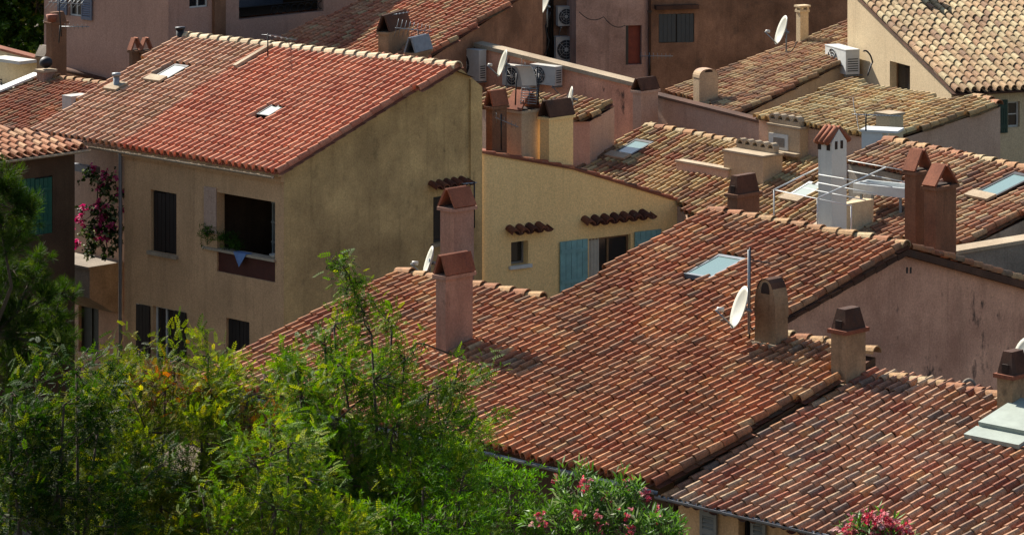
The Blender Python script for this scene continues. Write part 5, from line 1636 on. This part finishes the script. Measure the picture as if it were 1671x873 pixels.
tree('mimosa_tree', 'yellowish green bushy tree in the lower left with orange tinted sprays', (260, 50),
     [(228, 572, 51, 26), (285, 580, 51, 32), (340, 582, 51.2, 30), (205, 615, 50.6, 46), (270, 635, 50.4, 54), (345, 630, 50.6, 50), (405, 645, 50.8, 44), (165, 670, 50.4, 56), (240, 705, 50, 64), (330, 705, 50, 66), (410, 705, 50.4, 52), (150, 755, 50, 62), (220, 790, 49.6, 66), (310, 790, 49.6, 70), (395, 790, 50, 64), (180, 860, 49.4, 66), (280, 870, 49.2, 70), (380, 870, 49.4, 66), (455, 700, 50.6, 40)],
     PIN, G2, 202, 3.8, .39, thin=.7, trunk_r=.12, fill=1, tuft=.2, per_twig=32, upw=.15, special=[((425, 712, 50.2, 24), ORB), ((425, 715, 50.2, 46), ORA), ((268, 628, 50, 46), ORA), ((430, 662, 50.5, 32), ORA), ((330, 640, 50.2, 22), ORA)])
tree('broadleaf_tree', 'dark leafy tree filling the bottom left corner', (45, 47),
     [(92, 578, 48, 24), (125, 610, 48, 32), (60, 618, 48, 30), (150, 590, 48.4, 20), (20, 640, 48, 40), (105, 660, 47.6, 44), (40, 700, 47.6, 50), (100, 735, 47.4, 50), (20, 770, 47.2, 52), (90, 810, 47, 56), (30, 850, 46.8, 60), (120, 870, 46.8, 56), (-20, 700, 47.6, 50), (160, 700, 47.8, 44), (150, 800, 47.4, 50), (190, 860, 47.2, 50)],
     PIN, G3 + [(150, 160, 62, 1.4)], 203, 4.0, .40, shade=.62, tuft=.2, per_twig=32, upw=.2, thin=.75, trunk_r=.12, fill=1)
tree('young_ash_tree', 'light green young tree between the mimosa and the feathery tree at the bottom', (440, 48),
     [(440, 690, 49, 34), (470, 730, 48.6, 44), (420, 760, 48.4, 50), (500, 780, 48.4, 46), (450, 830, 48, 60), (380, 860, 48, 56), (520, 860, 48, 56), (330, 800, 48.6, 40)],
     PIN, G1 + [(170, 178, 70, 2)], 212, 3.8, .39, tuft=.2, per_twig=32, upw=.2, thin=.75, trunk_r=.09, fill=1)
tree('laurel_shrub', 'leafy shrub at the foot of the feathery tree under the gutter', (690, 50),
     [(690, 800, 50.6, 36), (730, 760, 51, 30), (750, 800, 50.6, 40), (700, 850, 50, 50), (640, 850, 50, 50), (770, 860, 50, 44), (590, 870, 50, 40)],
     LAN, GS, 213, 2.6, .55, cat='shrub', tuft=.16, per_twig=18, trunk_r=.06, mat='leaf')
tree('pine_tree', 'dark pine tree at the left edge in front of the brown house', (-45, 56),
     [(-20, 285, 56, 20), (6, 296, 56, 16), (18, 318, 56, 15), (40, 330, 56, 12), (24, 346, 56, 16), (50, 350, 56, 9), (-6, 330, 56, 24), (6, 372, 56, 20), (34, 376, 56, 12), (20, 398, 56, 14), (-14, 400, 56, 26),
      (20, 440, 56.4, 26), (-10, 480, 56.4, 40), (50, 455, 56.6, 22), (70, 490, 56.6, 24), (30, 525, 56.4, 40), (85, 520, 56.8, 22), (100, 480, 57, 12), (70, 560, 56.6, 34), (10, 585, 56.2, 46), (98, 575, 57, 20), (60, 420, 56.8, 12), (95, 545, 57, 16)],
     NEE, GP, 204, 3.2, .95, shade=.6, trunk_r=.1, tuft=.1, per_twig=7, fork_h=.8)
tree('shrub', 'leafy green shrub under the gutter left of the pink oleander', (820, 55),
     [(830, 765, 56.5, 30), (800, 790, 56, 40), (850, 800, 56, 42), (775, 830, 55.6, 44), (835, 845, 55.4, 48), (880, 840, 55.6, 36), (770, 875, 55.2, 46), (860, 885, 55.2, 46), (735, 850, 55.4, 34)],
     LAN, GS, 205, 2.6, .55, cat='shrub', tuft=.15, per_twig=18, trunk_r=.07, mat='leaf')
OLE = [(112, 156, 66, 3), (136, 174, 84, 2), (90, 132, 54, 2), (176, 192, 130, .6)]
PINK = [(250, 130, 140, 3), (252, 164, 166, 2), (236, 100, 116, 2), (254, 200, 192, .8)]
tree('oleander', 'pink flowering oleander bush below the gutter in the centre', (990, 54),
     [(930, 808, 55, 32), (962, 796, 55, 26), (1005, 812, 54.6, 32), (1042, 832, 54.4, 30), (1076, 856, 54, 26), (960, 835, 54.4, 44), (1015, 850, 54, 48), (1065, 880, 53.6, 40), (950, 880, 54, 44), (905, 850, 54.4, 34)],
     LAN, OLE, 206, 1.5, 1.0, cat='shrub', flowers=(PINK, 2.6, .045, .5, .35), trunk_r=.05, mat='glossy_leaf', upw=.9)
tree('oleander', 'pink oleander top poking into the frame at the bottom right', (1425, 50),
     [(1400, 872, 50, 22), (1435, 868, 50, 26), (1460, 876, 50, 22), (1420, 900, 50, 34), (1455, 905, 50, 34)],
     LAN, OLE, 207, 1.2, 1.0, cat='shrub', flowers=(PINK, 12, .05, .6, .5), trunk_r=.05, mat='glossy_leaf', upw=.9)
BOU = [(240, 84, 140, 3), (250, 120, 166, 2), (216, 60, 116, 2)]
GB = [(74, 96, 40, 3), (54, 74, 32, 3), (160, 168, 116, 1.4)]
db_ = 95.2
bx_, by_ = 165, 96
tree('bougainvillea', 'magenta bougainvillea climbing over the balcony between two houses', (165, 95.4, 4.5),
     [(143, 285, db_, 12), (160, 292, db_, 13), (178, 300, db_ - .2, 16), (188, 320, db_ - .2, 14), (170, 312, db_, 10), (150, 352, db_ - .3, 18), (170, 352, db_ - .3, 18), (188, 356, db_ - .3, 16), (138, 375, db_ - .3, 20), (160, 385, db_ - .3, 24), (182, 385, db_ - .3, 22), (145, 405, db_ - .3, 18), (175, 405, db_ - .3, 20)],
     RND, GB, 208, 1.3, .8, cat='climber', flowers=(BOU, 3.2, .05, .75, .25), trunk_r=.04, mat='glossy_leaf')
tree('potted_plant', 'dark potted plant at the left end of the loggia sill', (345, 93, 4.3),
     [(335, 383, WF.P(WF.tz(335, 400)[0], 0, -.05)[1] - .12, 10), (350, 380, WF.P(WF.tz(350, 400)[0], 0, -.05)[1] - .1, 12), (364, 392, WF.P(WF.tz(364, 400)[0], 0, -.05)[1], 9)],
     LAN, G3, 209, 3, .6, cat='plant', trunk=False, twigs=False)
tree('potted_plant', 'second dark plant further right along the loggia sill', (376, 92.6, 4.3),
     [(372, 396, WF.P(WF.tz(372, 400)[0], 0, -.1)[1], 10), (382, 402, WF.P(WF.tz(382, 400)[0], 0, -.1)[1], 8)],
     LAN, G3, 214, 3, .6, cat='plant', trunk=False, twigs=False)
tree('background_tree', 'dark tree filling the gap at the top left corner', (40, 135),
     [(10, 20, 132, 50), (60, 10, 131, 40), (45, 55, 131, 44), (70, 90, 130, 36), (20, 90, 132, 40), (-20, 60, 132, 60), (50, -40, 132, 60), (0, -40, 132, 60)],
     RND, G3, 210, 1.0, 1.8, trunk_r=.3)
